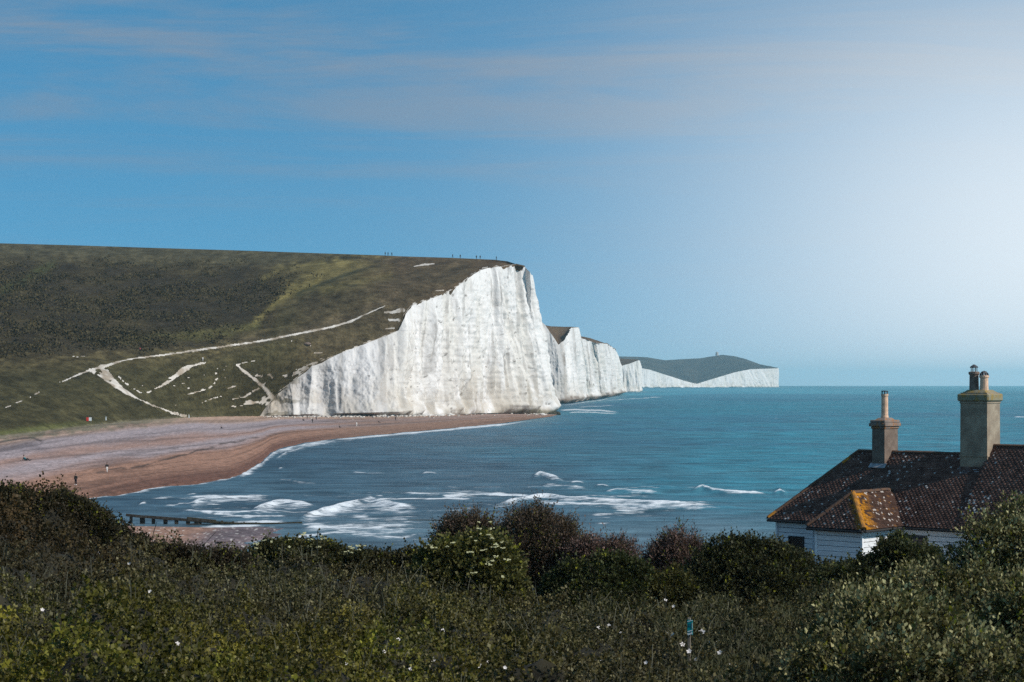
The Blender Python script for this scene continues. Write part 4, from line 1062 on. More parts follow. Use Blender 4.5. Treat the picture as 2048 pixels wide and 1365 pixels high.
# ------------------------------------------------------------------ foliage
def leaf_arrays(pos, direc, size, col, wid=0.42, seed=0, fold=0.25):
    """one folded rhombus per leaf"""
    rg = np.random.default_rng(seed)
    n = len(pos)
    d = direc / (np.linalg.norm(direc, axis=1)[:, None] + 1e-9)
    r = rg.normal(size=(n, 3)); s = np.cross(d, r); s /= np.linalg.norm(s, axis=1)[:, None] + 1e-9
    nn = np.cross(s, d)
    flip_ = np.where(nn[:, 2] < 0, -1, 1)[:, None]; s = s * flip_; nn = nn * flip_
    sz = size[:, None]
    v = np.empty((n, 4, 3))
    v[:, 0] = pos
    v[:, 1] = pos + d * sz * 0.48 + s * sz * wid + nn * sz * fold * 0.4
    v[:, 2] = pos + d * sz
    v[:, 3] = pos + d * sz * 0.48 - s * sz * wid + nn * sz * fold * 0.4
    f = np.arange(n * 4).reshape(n, 4)
    return v.reshape(-1, 3), f, np.repeat(col, 4, 0)
def sprays(pos, direc, length, k, leaf, cols_a, cols_b, tipc=None, tipk=0.0, wid=0.42, seed=0, spread=0.9, bright=None, twig=False):
    """k leaves along every shoot; colours run between cols_a and cols_b, with paler tips"""
    rg = np.random.default_rng(seed)
    n = len(pos)
    d = direc / (np.linalg.norm(direc, axis=1)[:, None] + 1e-9)
    r = rg.normal(size=(n, 3)); s = np.cross(d, r); s /= np.linalg.norm(s, axis=1)[:, None] + 1e-9; t_ = np.cross(d, s)
    base_mix = rg.random(n)
    P_, D_, S_, C_ = [], [], [], []
    for i in range(k):
        f = (i + 0.6) / k; a = i * 2.4 + rg.random(n) * 1.2
        rad = s * np.cos(a)[:, None] + t_ * np.sin(a)[:, None]
        P_.append(pos + d * (length * f)[:, None] + rad * (leaf * 0.12)[:, None])
        dd = d * (0.35 + 0.9 * f) + rad * spread * (1.15 - 0.6 * f) + rg.normal(size=(n, 3)) * 0.18
        D_.append(dd)
        S_.append(leaf * (1.1 - 0.35 * f) * rg.uniform(0.75, 1.25, n))
        m_ = np.clip(base_mix * 0.65 + rg.random(n) * 0.35, 0, 1)[:, None]
        c = np.array(cols_a)[None] * (1 - m_) + np.array(cols_b)[None] * m_
        if tipc is not None:
            tk = (tipk * f ** 2 * (0.4 + 0.6 * rg.random(n)))[:, None]
            c = c * (1 - tk) + np.array(tipc)[None] * tk
        if bright is not None: c = c * bright[:, None]
        C_.append(c)
    out = leaf_arrays(np.concatenate(P_), np.concatenate(D_), np.concatenate(S_), np.concatenate(C_), wid, seed + 1)
    if twig:
        w_ = s * (leaf * 0.055)[:, None]; e = pos + d * length[:, None]; b0 = pos - d * (length * 0.7)[:, None]
        tv = np.stack([b0 - w_, b0 + w_, e + w_ * .5, e - w_ * .5], 1).reshape(-1, 3)
        out = merge([out, (tv, np.arange(n * 4).reshape(n, 4), np.tile(np.array([[0.06, 0.048, 0.034]]), (n * 4, 1)))])
    return out
def merge(parts_):
    vs_, fs_, cs_ = [], [], []; off = 0
    for v, f, c in parts_:
        vs_.append(v); fs_.append(f + off); cs_.append(c); off += len(v)
    return np.concatenate(vs_), np.concatenate(fs_), np.concatenate(cs_)

# --- near slope: ground, undergrowth and scrub
gx = np.arange(-500, 2560, 9.0)
CAN = curve([(-500, 970), (0, 1004), (110, 1012), (180, 1034), (225, 1074), (300, 1102), (380, 1116), (440, 1124), (520, 1128), (600, 1130), (680, 1140), (760, 1148), (860, 1160),
             (1000, 1185), (1200, 1215), (1380, 1235), (1600, 1230), (2048, 1215), (2560, 1200)])
CAN_D = curve([(-500, 40), (0, 44), (200, 47), (400, 58), (700, 68), (1000, 66), (1300, 56), (1600, 52), (2048, 46), (2560, 44)])
GT = np.linspace(0, 1, 240)
def worley(x, y, seed):
    ix, iy = np.floor(x), np.floor(y); best = np.full(np.shape(x), 9.0); ident = np.zeros(np.shape(x))
    for dx in (-1, 0, 1):
        for dy in (-1, 0, 1):
            cx, cy = ix + dx, iy + dy; z0 = np.zeros_like(cx)
            h1, h2, h3 = hsh(cx, cy, z0, seed), hsh(cx, cy, z0, seed + 1), hsh(cx, cy, z0, seed + 2)
            d = np.hypot(cx + .1 + .8 * h1 - x, cy + .1 + .8 * h2 - y)
            m = d < best; best = np.where(m, d, best); ident = np.where(m, h3, ident)
    return best, ident
def canopy(px, t):
    De, pc = CAN_D(px), CAN(px)
    D = 13.0 * (De / 13.0) ** t
    py = 1560 + (pc - 1560) * (1 - (1 - t) ** 1.05)
    x = (px - 1024) / FPX * D
    z = CAM_H + (EYE - py) / FPX * D
    mound = (fbm(x / 1.5, D / 1.9, 0, 3, 801) - 0.5) * 0.95 + (fbm(x / 0.45, D / 0.6, 0, 2, 802) - 0.5) * 0.5
    w1, i1 = worley(x / 1.5 + .25 * fbm(x, D, 0, 2, 811), D / 2.0, 812); w2, i2 = worley(x / .55, D / .7, 815)
    mound = mound + (0.25 + 0.75 * i1) * 0.85 * (1 - np.minimum(1, w1 / 0.72) ** 2) + 0.20 * (1 - np.minimum(1, w2 / .7) ** 2) - 0.50
    mound = mound * np.minimum(1, D / 24.0)
    return x, D, z + mound, py
GPX, GTT = np.meshgrid(gx, GT)
ux, uD, uz, upy = canopy(GPX, GTT)
M_GROUND = plain('ground_soil', (0.07, 0.058, 0.038), 1.0, 0.4, 2)
# soil sheet
left = sstep(1400, 1000, gx)[None, :]
De_ = CAN_D(gx)[None, :]
gD = np.vstack([np.full_like(gx, -6.0)[None], np.full_like(gx, 4.0)[None], 13.0 * (De_ / 13.0) ** np.linspace(0, 1, 50)[:, None], np.full((1, len(gx)), 74.0), np.full((1, len(gx)), 92.0), np.full((1, len(gx)), 118.0), np.full((1, len(gx)), 165.0)])
pcx, pcd, pcz, _ = canopy(GPX[:50], np.linspace(0, 1, 50)[:, None] + 0 * GPX[:50])
gz = np.vstack([np.full((2, len(gx)), 16.3), np.minimum(pcz - 0.75, 16.1), 9.6 * (1 - left) + 8.6 * left, 9.4 * (1 - left) + 5.8 * left, 5.0 * (1 - left) + 2.0 * left, -2.0 + 0 * left])
gX = (gx[None, :] - 1024) / FPX * np.maximum(gD, 16.0)
link('ground', grid_mesh('ground', np.stack([gX, gD, gz], -1)), M_GROUND, kind='structure')

def zone_cols(px, py, rg):
    """leaf colour ranges across the near slope"""
    n = len(px)
    nz = fbm(px / 60, py / 26, 0, 3, 821)
    lime = sstep(1195, 1290, py + (nz - .5) * 130) * sstep(1250, 700, px)           # leafy bramble, bottom left
    rust = sstep(420, 160, px + (nz - .5) * 200) * sstep(1230, 1080, py)            # brownish thorn on the mound
    dull = np.array([0.034, 0.028, 0.010]); dull2 = np.array([0.084, 0.078, 0.025])
    a = np.repeat(dull[None], n, 0); b = np.repeat(dull2[None], n, 0)
    a = a + (np.array([0.046, 0.045, 0.008]) - a) * lime[:, None]; b = b + (np.array([0.185, 0.172, 0.024]) - b) * lime[:, None]
    a = a + (np.array([0.034, 0.026, 0.011]) - a) * rust[:, None]; b = b + (np.array([0.078, 0.052, 0.022]) - b) * rust[:, None]
    return a, b, lime, rust
def scrub_mesh(n, px0, px1, t0, t1, seed, leaf_px, kleaf, lenf, lift_=0.0, accept=None, pts=None):
    rg = np.random.default_rng(seed)
    px = rg.uniform(px0, px1, n); t = rg.uniform(t0, t1, n) ** 0.9
    if pts is not None: px, t = pts
    x, D, z, py = canopy(px, t)
    if accept is not None:
        m_ = accept(px, py, rg); px, x, D, z, py = px[m_], x[m_], D[m_], z[m_], py[m_]
    n = len(px)
    a, b, lime, rust = zone_cols(px, py, rg)
    w1, i1 = worley(x / 1.5 + .25 * fbm(x, D, 0, 2, 811), D / 2.0, 812)      # each low shrub has its own leaf, tone and tint
    w3, i3 = worley(x / 0.8, D / 1.1, 819)
    tone = (0.36 + 0.95 * hsh(np.floor(i1 * 9999), np.zeros(n), np.zeros(n), 5)) * (0.75 + 0.5 * i3)
    warm = hsh(np.floor(i1 * 9999), np.zeros(n), np.ones(n), 6)
    tint = np.stack([0.82 + 0.36 * warm, 0.88 + 0.16 * warm, 0.8 + 0.2 * warm], -1) * tone[:, None]
    a = a * tint; b = b * tint
    f = rg.random(n)[:, None]
    leafm = leaf_px * D / FPX * rg.uniform(0.6, 1.4, n) * (1 + 0.40 * lime) * (0.6 + 0.7 * hsh(np.floor(i1 * 9999), np.ones(n), np.zeros(n), 7))
    leafm = np.minimum(leafm, 0.085)
    ln = leafm * lenf * rg.uniform(0.6, 1.5, n)
    dr = np.stack([rg.normal(0, 0.5, n), rg.normal(-0.15, 0.5, n), rg.uniform(0.35, 1.2, n)], -1)
    pos = np.stack([x, D, z + lift_ + rg.uniform(-0.24, 0.13, n)], -1)
    v, fc, c = sprays(pos, dr, ln, kleaf, leafm, (1, 1, 1), (1, 1, 1), None, 0, 0.40, seed)
    shoot = a * (1 - f) + b * f
    g_ = np.tile(np.arange(n), kleaf); lf = rg.random(n * kleaf)[:, None]
    tipf = np.repeat(((np.arange(kleaf) + 0.6) / kleaf) ** 2, n)[:, None]
    grey = (rg.random(n) < 0.42 * (1 - 0.6 * lime) * (1 - rust))[g_][:, None]
    cc_ = shoot[g_] * (0.65 + 0.7 * lf)
    cc_ = cc_ * (1 - 0.60 * tipf * grey) + np.array([0.33, 0.29, 0.15])[None] * 0.60 * tipf * grey
    return v, fc, np.repeat(cc_, 4, 0)
NG = 1.0
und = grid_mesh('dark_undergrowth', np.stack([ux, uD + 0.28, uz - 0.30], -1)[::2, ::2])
G3 = np.stack([ux, uD, uz], -1); cr_ = np.cross(G3[:-1, 1:] - G3[:-1, :-1], G3[1:, :-1] - G3[:-1, :-1])     # steep sides of the mounds get their share
vw_ = G3[:-1, :-1] - np.array([0, 0, CAM_H]); dd_ = np.linalg.norm(vw_, axis=-1)
wt_ = np.abs((cr_ * vw_).sum(-1)) / dd_ ** 3; pxg, tg = GPX[:-1, :-1], GTT[:-1, :-1]
wt_ = np.where((pxg > -130) & (pxg < 2190) & (tg > 0.1), wt_, 0).ravel(); wt_ /= wt_.sum()
rgp = np.random.default_rng(61); pick_ = rgp.choice(wt_.size, 13000, p=wt_)
pts_ = (pxg.ravel()[pick_] + rgp.random(13000) * 9.0, np.clip(tg.ravel()[pick_] + rgp.random(13000) / 239.0, 0, 1))
scr = merge([scrub_mesh(13000, 0, 0, 0, 0, 33, 7.0, 6, 2.0, 0.02, None, pts_),scrub_mesh(int(35000 * NG), -120, 2180, 0.20, 1.0, 31, 7.0, 6, 2.0),
             scrub_mesh(int(10000 * NG), -120, 2180, 0.62, 1.0, 32, 5.5, 6, 3.2, 0.08)])
scrub_o = link('bramble_scrub', raw_mesh('bramble_scrub', *scr), M_LEAF, kind='stuff', label='low tangled bramble and thorn scrub covering the near slope', cat='scrub')
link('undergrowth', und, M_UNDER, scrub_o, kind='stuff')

# pale grass stems standing out of the scrub
def stems(n, accept, seed, hpx=(14, 34), colr=(0.20, 0.185, 0.115)):
    rg = np.random.default_rng(seed); px = rg.uniform(-60, 2100, n); t = rg.uniform(0.35, 1.0, n)
    x, D, z, py = canopy(px, t); m_ = accept(px, py, rg); x, D, z = x[m_], D[m_], z[m_]; n = len(x)
    h = rg.uniform(hpx[0], hpx[1], n) * D / FPX; w_ = 0.9 * D / FPX
    lean = rg.normal(0, 0.28, (n, 2)); V_ = []
    p0 = np.stack([x, D, z], -1); p1 = p0 + np.stack([lean[:, 0] * h * .4, lean[:, 1] * h * .4, h * .55], -1); p2 = p0 + np.stack([lean[:, 0] * h * 1.2, lean[:, 1] * h * 1.2, h], -1)
    wv = np.stack([w_, 0 * w_, 0 * w_], -1)
    v = np.stack([p0 - wv, p0 + wv, p1 + wv * .9, p1 - wv * .9, p2 + wv * .6, p2 - wv * .6], 1)
    f = (np.arange(n)[:, None, None] * 6 + np.array([[0, 1, 2, 3], [3, 2, 4, 5]])[None]).reshape(-1, 4)
    c = np.array(colr)[None] * rg.uniform(0.5, 1.1, (n, 1))
    return v.reshape(-1, 3), f, np.repeat(c, 6, 0)
st = merge([stems(2600, lambda px, py, rg: (rg.random(len(px)) < 0.55 * sstep(1090, 1150, py)) & (px < 1500), 51),
            stems(500, lambda px, py, rg: (py > 1120) & (px < 1500), 52, (30, 62), (0.16, 0.15, 0.10))])
link('grass_stem', raw_mesh('grass_stem', *st), M_LEAF, scrub_o, kind='stuff')

# fine grass around the marker post
rg = np.random.default_rng(77)
n = 18000
px = rg.uniform(1270, 1680, n); py_t = rg.uniform(1235, 1420, n)
t_ = np.clip(1 - (1 - (1560 - py_t) / (1560 - CAN(px))) ** (1 / 1.05), 0, 1)
ok = np.isfinite(t_) & (py_t > CAN(px)) & (px + (py_t - 1250) * -0.5 > 1290 + 60 * rg.random(n)); px, t_ = px[ok], t_[ok]; n = len(px)
x, D, z, _ = canopy(px, t_)
h = rg.uniform(9, 22, n) * D / FPX; lean = rg.normal(0, 0.45, (n, 2)); w_ = 0.75 * D / FPX
p0 = np.stack([x, D, z - 0.02], -1); p1 = p0 + np.stack([lean[:, 0] * h * .4, lean[:, 1] * h * .4, h * .6], -1); p2 = p0 + np.stack([lean[:, 0] * h * 1.4, lean[:, 1] * h * 1.4, h * .9], -1)
wv = np.stack([w_, 0 * w_, 0 * w_], -1)
v = np.stack([p0 - wv, p0 + wv, p1 + wv * .9, p1 - wv * .9, p2 + wv * .4, p2 - wv * .4], 1)
f = (np.arange(n)[:, None, None] * 6 + np.array([[0, 1, 2, 3], [3, 2, 4, 5]])[None]).reshape(-1, 4)
gm = rg.random((n, 1)); gc = np.array([0.055, 0.06, 0.025]) * (1 - gm) + np.array([0.12, 0.115, 0.058]) * gm
link('grass', raw_mesh('grass', v.reshape(-1, 3), f, np.repeat(gc, 6, 0)), M_LEAF, kind='stuff', label='fine rough grass around the turquoise marker post', cat='grass')

# wild rose and bramble blossoms
def blossoms(pos, size, seed):
    rg = np.random.default_rng(seed); vs_, fs_ = [], []; off = 0
    for p_, s_ in zip(pos, size):
        ax = Vector((rg.normal(0, .4), -0.8, 0.7)).normalized(); a = ax.orthogonal().normalized(); b = ax.cross(a)
        p_ = Vector(p_)
        for k in range(5):
            q = 2 * math.pi * k / 5; u_ = a * math.cos(q) + b * math.sin(q); w_ = ax.cross(u_)
            vs_ += [p_, p_ + u_ * s_ * .6 + w_ * s_ * .36 + ax * s_ * .15, p_ + u_ * s_ + ax * s_ * .28, p_ + u_ * s_ * .6 - w_ * s_ * .36 + ax * s_ * .15]
            fs_.append([off, off + 1, off + 2, off + 3]); off += 4
    return np.array([tuple(q) for q in vs_]), np.array(fs_)
M_PETAL = plain('petal', (0.72, 0.66, 0.62), 0.7, 0.1, 20)
M_YELLOW = plain('yellow_petal', (0.75, 0.62, 0.25), 0.7, 0.1, 20)
fl_px = [(1364, 1281, 3), (1344, 1285, 3.5), (1363, 1310, 4), (1376, 1325, 4), (1402, 1281, 5), (1404, 1278, 4), (1418, 1303, 4), (1433, 1299, 3), (1437, 1327, 4), (1420, 1333, 4), (1198, 1272, 4),
         (1217, 1266, 3), (1240, 1283, 3), (1105, 1313, 4), (1116, 1321, 3), (1203, 1337, 4), (1048, 1322, 3), (984, 1324, 3), (976, 1347, 4), (868, 1340, 4), (898, 1329, 3), (1056, 1292, 3), (1066, 1297, 3),
         (961, 1355, 4), (822, 1361, 3), (887, 1277, 3), (1332, 1279, 2.5), (1341, 1290, 2.5), (305, 1207, 3), (92, 1247, 3), (203, 1123, 3), (262, 1144, 2.5), (360, 1313, 3.5), (798, 1300, 3), (694, 1350, 3),
         (770, 1325, 3), (1246, 1322, 3), (1330, 1200, 2.5), (1346, 1193, 2.5), (1390, 1341, 3), (1460, 1350, 3), (1010, 1360, 3), (1160, 1352, 3), (1290, 1350, 3)]
def on_canopy(px, py):
    ts = np.linspace(0.02, 1, 500); x, D, z, _ = canopy(np.full(500, float(px)), ts)
    pp = EYE - (z - CAM_H) / D * FPX
    k = int(np.argmin(np.abs(pp - py))); return Vector((x[k], D[k], z[k]))
fp, fs = [], []
for (a, b, s_) in fl_px:
    q = on_canopy(a, b); fp.append(q + Vector((0, -0.2, 0.2))); fs.append(s_ * 1.5 * q.y / FPX)
v, f = blossoms(fp, fs, 3)
link('blossom', raw_mesh('blossom', v, f), M_PETAL, scrub_o, kind='stuff', label='scattered white wild rose blossoms')

# --- bushes
def blob_points(lobes, D, n, seed, rin=0.62, rout=1.06, depth=0.9, nsub=4, tall=1.2):
    rg = np.random.default_rng(seed)
    rs_ = np.random.default_rng(seed + 77); subs = []
    for (px, py, rx, ry, dd) in lobes:                     # smaller heads break up every rounded mass
        for k in range(nsub):
            a_ = rs_.uniform(0.12, 0.88) * math.pi; q = rs_.uniform(0.22, 0.50)
            subs.append((px + math.cos(a_) * rx * .92, py - math.sin(a_) * ry * .92, rx * q, ry * q * (tall if math.sin(a_) > .4 else 1.0), dd + rs_.uniform(-.3, .1)))
    lobes = list(lobes) + subs
    cs = [(np.array(P(px, py, D + dd)), np.array([rx, max(rx, ry) * depth, ry]) * (D + dd) / FPX) for (px, py, rx, ry, dd) in lobes]
    area = np.array([c[1][0] * c[1][2] for c in cs]); pr = area / area.sum()
    which = rg.choice(len(cs), n, p=pr)
    d = rg.normal(size=(n, 3)); d /= np.linalg.norm(d, axis=1)[:, None]
    front = d[:, 1] > 0.55; d[front, 1] *= -1
    C = np.array([c[0] for c in cs])[which]; Rr = np.array([c[1] for c in cs])[which]
    u = rg.random(n) ** 0.55; r = rin + (rout - rin) * u
    p0 = C + d * Rr
    r = r * (0.58 + 0.48 * fbm(p0[:, 0] / 0.85, p0[:, 1] / 0.85, p0[:, 2] / 0.85, 2, seed + 2) + 0.42 * fbm(p0[:, 0] / 0.30, p0[:, 1] / 0.30, p0[:, 2] / 0.30, 2, seed + 3))
    r = np.minimum(r, 1.05 + 0.09 * rg.random(n))
    pos = C + d * Rr * r[:, None]
    keep = np.ones(n, bool)
    for i, c in enumerate(cs):
        q = np.linalg.norm((pos - c[0]) / c[1], axis=1); keep &= ~((which != i) & (q < 0.6))
    nr = d / Rr; nr /= np.linalg.norm(nr, axis=1)[:, None]
    return pos[keep], nr[keep], r[keep], cs
def core_mesh(cs, k=0.62, seed=0):  # unseen dark blobs added inside the crown to block see-through
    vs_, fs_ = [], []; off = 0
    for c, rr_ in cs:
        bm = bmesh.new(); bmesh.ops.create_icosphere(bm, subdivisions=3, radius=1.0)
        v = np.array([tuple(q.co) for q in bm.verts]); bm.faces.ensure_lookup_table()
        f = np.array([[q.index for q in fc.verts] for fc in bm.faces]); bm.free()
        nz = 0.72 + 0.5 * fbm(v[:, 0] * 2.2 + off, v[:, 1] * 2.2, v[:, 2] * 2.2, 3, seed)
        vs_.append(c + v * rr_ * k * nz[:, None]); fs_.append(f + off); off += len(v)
    return raw_mesh('filler_core', np.concatenate(vs_), np.concatenate(fs_))
def bush(name, label, cat, D, lobes, n, leaf_px, k, lenf, ca, cb, tip=None, tipk=0.0, seed=0, wid=0.42, upw=0.5, base=None, group=None, flowers=0, fl_mat=None, core=True, rin=0.62, rout=1.06, flsize=3.0, pale=0.08, nsub=6, tall=1.35, drop=10):
    gx_ = base[0] if base else sum(l[0] for l in lobes) / len(lobes)
    gy_ = base[1] if base else max(l[1] + l[3] for l in lobes)
    lobes = [(a_, b_ + drop, c_, d_, e_) for a_, b_, c_, d_, e_ in lobes]
    root_p = P(gx_, gy_, D + 0.3)
    root = empty(name, root_p, 0, label, cat, group)
    pos, nr, r, cs = blob_points(lobes, D, n, seed, rin, rout, 0.9, nsub, tall)
    main_cs = cs[:len(lobes)]; cs = main_cs
    rg = np.random.default_rng(seed + 9); n = len(pos)
    lf = leaf_px * D / FPX * rg.uniform(0.7, 1.3, n)
    dr = nr + rg.normal(0, 0.35, (n, 3)); dr[:, 2] += upw
    clump = 0.45 + 1.1 * fbm(pos[:, 0] / 0.5, pos[:, 1] / 0.5, pos[:, 2] / 0.5, 3, seed + 4)
    lng = np.where((rg.random(n) < 0.10) & (nr[:, 2] > 0.1), rg.uniform(1.3, 1.9, n), 1.0)
    dr[:, 2] += np.where(lng > 1, 0.8, 0)
    v, f, c = sprays(pos, dr, lf * lenf * rg.uniform(0.7, 1.4, n) * lng, k, lf, ca, cb, tip, tipk, wid, seed + 20, bright=clump, twig=True)
    if pale:
        nn_ = np.concatenate([np.tile(np.arange(n), k)])
        pm = (rg.random(n) < pale * sstep(0.72, 0.95, r))[nn_]
        yl = (rg.random(n) < 0.05)[nn_]
        cc = c[:n * k * 4].reshape(n * k, 4, 3)
        cc[yl] = np.array([0.20, 0.20, 0.022]) * rg.uniform(.6, 1.2, (yl.sum(), 1, 1))
        cc[pm] = np.array(tip) * rg.uniform(.55, 1.25, (pm.sum(), 1, 1))
        c[:n * k * 4] = cc.reshape(-1, 3)
    crown = link('crown', raw_mesh('crown', v - np.array(root_p), f, c), M_LEAF, root, kind='stuff')
    st_ = MB()
    for c_, rr_ in cs:
        for q in range(3):
            e = Vector(c_) + Vector((random.uniform(-.5, .5) * rr_[0], random.uniform(-.4, .2) * rr_[1], random.uniform(-.2, .6) * rr_[2])) - root_p
            s_ = Vector((random.uniform(-.25, .25) + e.x * .15, random.uniform(-.1, .2), -0.3)); mid = s_.lerp(e, 0.5) + Vector((random.uniform(-.1, .1), 0, random.uniform(0, .15)))
            st_.tube([s_, mid, e], [0.045, 0.03, 0.012], 5)
    link('stem', st_.mesh('stem'), M_TWIG, root)
    if core:
        me = core_mesh([(c_ - np.array(root_p), rr_) for c_, rr_ in cs], 0.52, seed); link('filler_core', me, M_UNDER, root, kind='stuff')
    if flowers:
        o_ = np.argsort(-(r + 0.25 * nr[:, 2] + 0.2 * -nr[:, 1] + rg.random(n) * .5))[:flowers]
        vs_, fs_ = [], []; off = 0
        for i in o_:
            p_ = pos[i] + nr[i] * lf[i] * 3.0 + np.array([0, -lf[i] * 1.5, lf[i] * 2.0]) - np.array(root_p); s_ = flsize * D / FPX * rg.uniform(.6, 1.2)
            for j in range(5):
                q = p_ + rg.normal(0, .9, 3) * s_ * np.array([1, 1, .35])
                for (dx, dy) in ((-.5, -.5), (.5, -.5), (.5, .5), (-.5, .5)): vs_.append(q + np.array([dx, dy * .8, 0.55 * dy]) * s_)
                fs_.append([off, off + 1, off + 2, off + 3]); off += 4
        link('flower_head', raw_mesh('flower_head', np.array(vs_), np.array(fs_)), fl_mat, root, kind='stuff')
    return root
M_ELDER = plain('elder_flower', (0.40, 0.385, 0.21), 0.8, 0.15, 20)

GREEN_A, GREEN_B = (0.036, 0.033, 0.009), (0.098, 0.090, 0.022)
DARK_A, DARK_B = (0.024, 0.021, 0.008), (0.066, 0.058, 0.017)
TAM_A, TAM_B = (0.046, 0.042, 0.018), (0.118, 0.082, 0.048)
SALT_A, SALT_B = (0.034, 0.032, 0.010), (0.110, 0.104, 0.024)
# tamarisks, feathery and pink in flower
bush('tamarisk_bush', 'tall pinkish brown feathery bush rising highest against the sea', 'bush', 71, [(1075, 1092, 52, 50, 0), (1068, 1060, 30, 24, 0), (1100, 1075, 30, 26, .2), (1040, 1090, 30, 32, 0), (1120, 1110, 40, 34, .2), (1075, 1140, 70, 50, .3)], 9000, 6.0, 7, 3.6, TAM_A, TAM_B, (0.20, 0.135, 0.11), 0.6, 301, 0.24, 1.0, rin=.5, rout=1.12, core=True, nsub=6, tall=2.2)
bush('tamarisk_bush', 'rounded pinkish brown bush behind the flowering elder, left of the tallest one', 'bush', 72, [(925, 1085, 42, 30, 0), (905, 1078, 22, 20, 0), (945, 1068, 20, 18, .2), (960, 1105, 45, 35, .2), (900, 1100, 30, 20, 0)], 5200, 6.0, 7, 3.6, TAM_A, TAM_B, (0.19, 0.13, 0.10), 0.6, 311, 0.24, 1.0, rin=.5, rout=1.12, nsub=6, tall=2.2)
bush('tamarisk_bush', 'low pink flowering bush peeping over the round dark green bush', 'bush', 70, [(1190, 1122, 36, 26, 0), (1236, 1118, 24, 24, 0), (1160, 1118, 22, 20, .2), (1215, 1140, 60, 26, .4)], 4600, 5.6, 7, 3.4, TAM_A, (0.18, 0.105, 0.085), (0.26, 0.165, 0.145), 0.7, 321, 0.24, 0.9, rin=.5, rout=1.12, nsub=6, tall=2.2)
bush('tamarisk_bush', 'pink flowering bush beside the gap, in front of open sea left of the long hedge', 'bush', 68, [(1345, 1118, 34, 30, 0), (1325, 1112, 18, 22, 0), (1375, 1112, 18, 24, .2), (1350, 1150, 50, 36, .2), (1290, 1165, 30, 26, 0)], 5200, 5.6, 7, 3.4, TAM_A, (0.18, 0.105, 0.085), (0.26, 0.165, 0.145), 0.7, 331, 0.24, 0.9, rin=.5, rout=1.12, nsub=6, tall=2.2)
# elders
bush('elder_bush', 'light green elder bush dotted with flat creamy flower heads, in the middle', 'bush', 64, [(935, 1150, 82, 52, 0), (890, 1128, 42, 30, 0), (985, 1150, 50, 40, -.3), (930, 1108, 45, 22, .2), (990, 1190, 60, 40, -.8), (880, 1175, 50, 40, -.5)], 8200, 8.0, 6, 2.0, (0.050, 0.050, 0.012), (0.130, 0.124, 0.030), (0.18, 0.17, 0.06), 0.3, 341, 0.42, 0.4, flowers=30, fl_mat=M_ELDER, flsize=3.1)
bush('elder_bush', 'dark elder bush with creamy flower heads on the brow above the surf', 'bush', 67, [(600, 1112, 46, 22, 0), (560, 1104, 34, 16, 0), (650, 1118, 44, 22, 0), (690, 1126, 30, 20, 0), (530, 1108, 28, 18, 0)], 5200, 6.5, 6, 2.0, DARK_A, GREEN_B, (0.12, 0.13, 0.07), 0.3, 351, 0.42, 0.5, flowers=22, fl_mat=M_ELDER, flsize=2.8)
bush('thorn_bush', 'low dark bush on the brow between the two flowering elders', 'bush', 68, [(770, 1136, 46, 20, 0), (820, 1130, 34, 22, 0), (735, 1130, 28, 22, 0), (860, 1128, 26, 20, .3)], 4200, 6.0, 6, 2.2, DARK_A, DARK_B, (0.10, 0.10, 0.06), 0.25, 361, 0.42, 0.6)
# dark rounded bush
bush('thorn_bush', 'round dark green bush in the middle, below the low pink bush', 'bush', 58, [(1200, 1175, 72, 52, 0), (1240, 1160, 44, 38, 0), (1150, 1185, 50, 40, 0), (1200, 1215, 90, 40, -.4)], 9000, 6.2, 6, 2.0, DARK_A, (0.058, 0.072, 0.022), (0.09, 0.10, 0.035), 0.25, 371, 0.42, 0.5)
bush('thorn_bush', 'small green bush wedged between the round dark bush and the hedge', 'bush', 59, [(1322, 1190, 44, 34, 0), (1300, 1205, 34, 28, 0), (1350, 1175, 30, 26, 0)], 3600, 6.0, 6, 2.2, GREEN_A, GREEN_B, (0.12, 0.12, 0.05), 0.3, 381, 0.42, 0.5)
bush('hawthorn_hedge', 'long dark hedge bush in front of the left end of the cottage', 'hedge', 60, [(1490, 1140, 78, 52, 0), (1430, 1150, 60, 46, 0), (1550, 1160, 66, 48, 0), (1520, 1114, 36, 24, .2), (1625, 1170, 60, 44, 0), (1470, 1102, 26, 20, 0), (1590, 1160, 34, 22, 0), (1410, 1195, 70, 40, -.4), (1520, 1200, 90, 44, -.6), (1630, 1205, 70, 44, -.6)], 17000, 5.6, 6, 2.3, DARK_A, (0.066, 0.070, 0.027), (0.095, 0.10, 0.04), 0.3, 391, 0.42, 0.6)
bush('thorn_bush', 'dark bush under the bay window corner of the cottage', 'bush', 56, [(1786, 1132, 38, 32, 0), (1735, 1158, 46, 36, 0), (1805, 1146, 46, 40, 0), (1790, 1096, 22, 22, .1), (1700, 1190, 60, 44, -.3), (1850, 1150, 50, 44, 0)], 9000, 6.0, 6, 2.2, DARK_A, (0.062, 0.072, 0.024), (0.10, 0.105, 0.04), 0.3, 401, 0.42, 0.6)
bush('saltbush', 'big silvery green bush with pale tips filling the right corner below the cottage', 'bush', 36,
     [(1990, 1156, 90, 106, 0), (2060, 1100, 80, 90, .3), (1880, 1206, 90, 80, -.2), (1790, 1212, 100, 80, -5), (1950, 1230, 130, 110, -6), (1725, 1262, 96, 74, -9), (1850, 1300, 160, 96, -12), (2060, 1270, 110, 110, -9), (1665, 1330, 84, 64, -13), (1790, 1350, 130, 70, -14), (1980, 1360, 150, 80, -14), (2010, 1070, 34, 34, 0), (1908, 1146, 38, 34, 0)],
     20000, 7.4, 6, 2.7, SALT_A, SALT_B, (0.40, 0.36, 0.17), 0.35, 411, 0.33, 0.8, pale=0.34, drop=42)
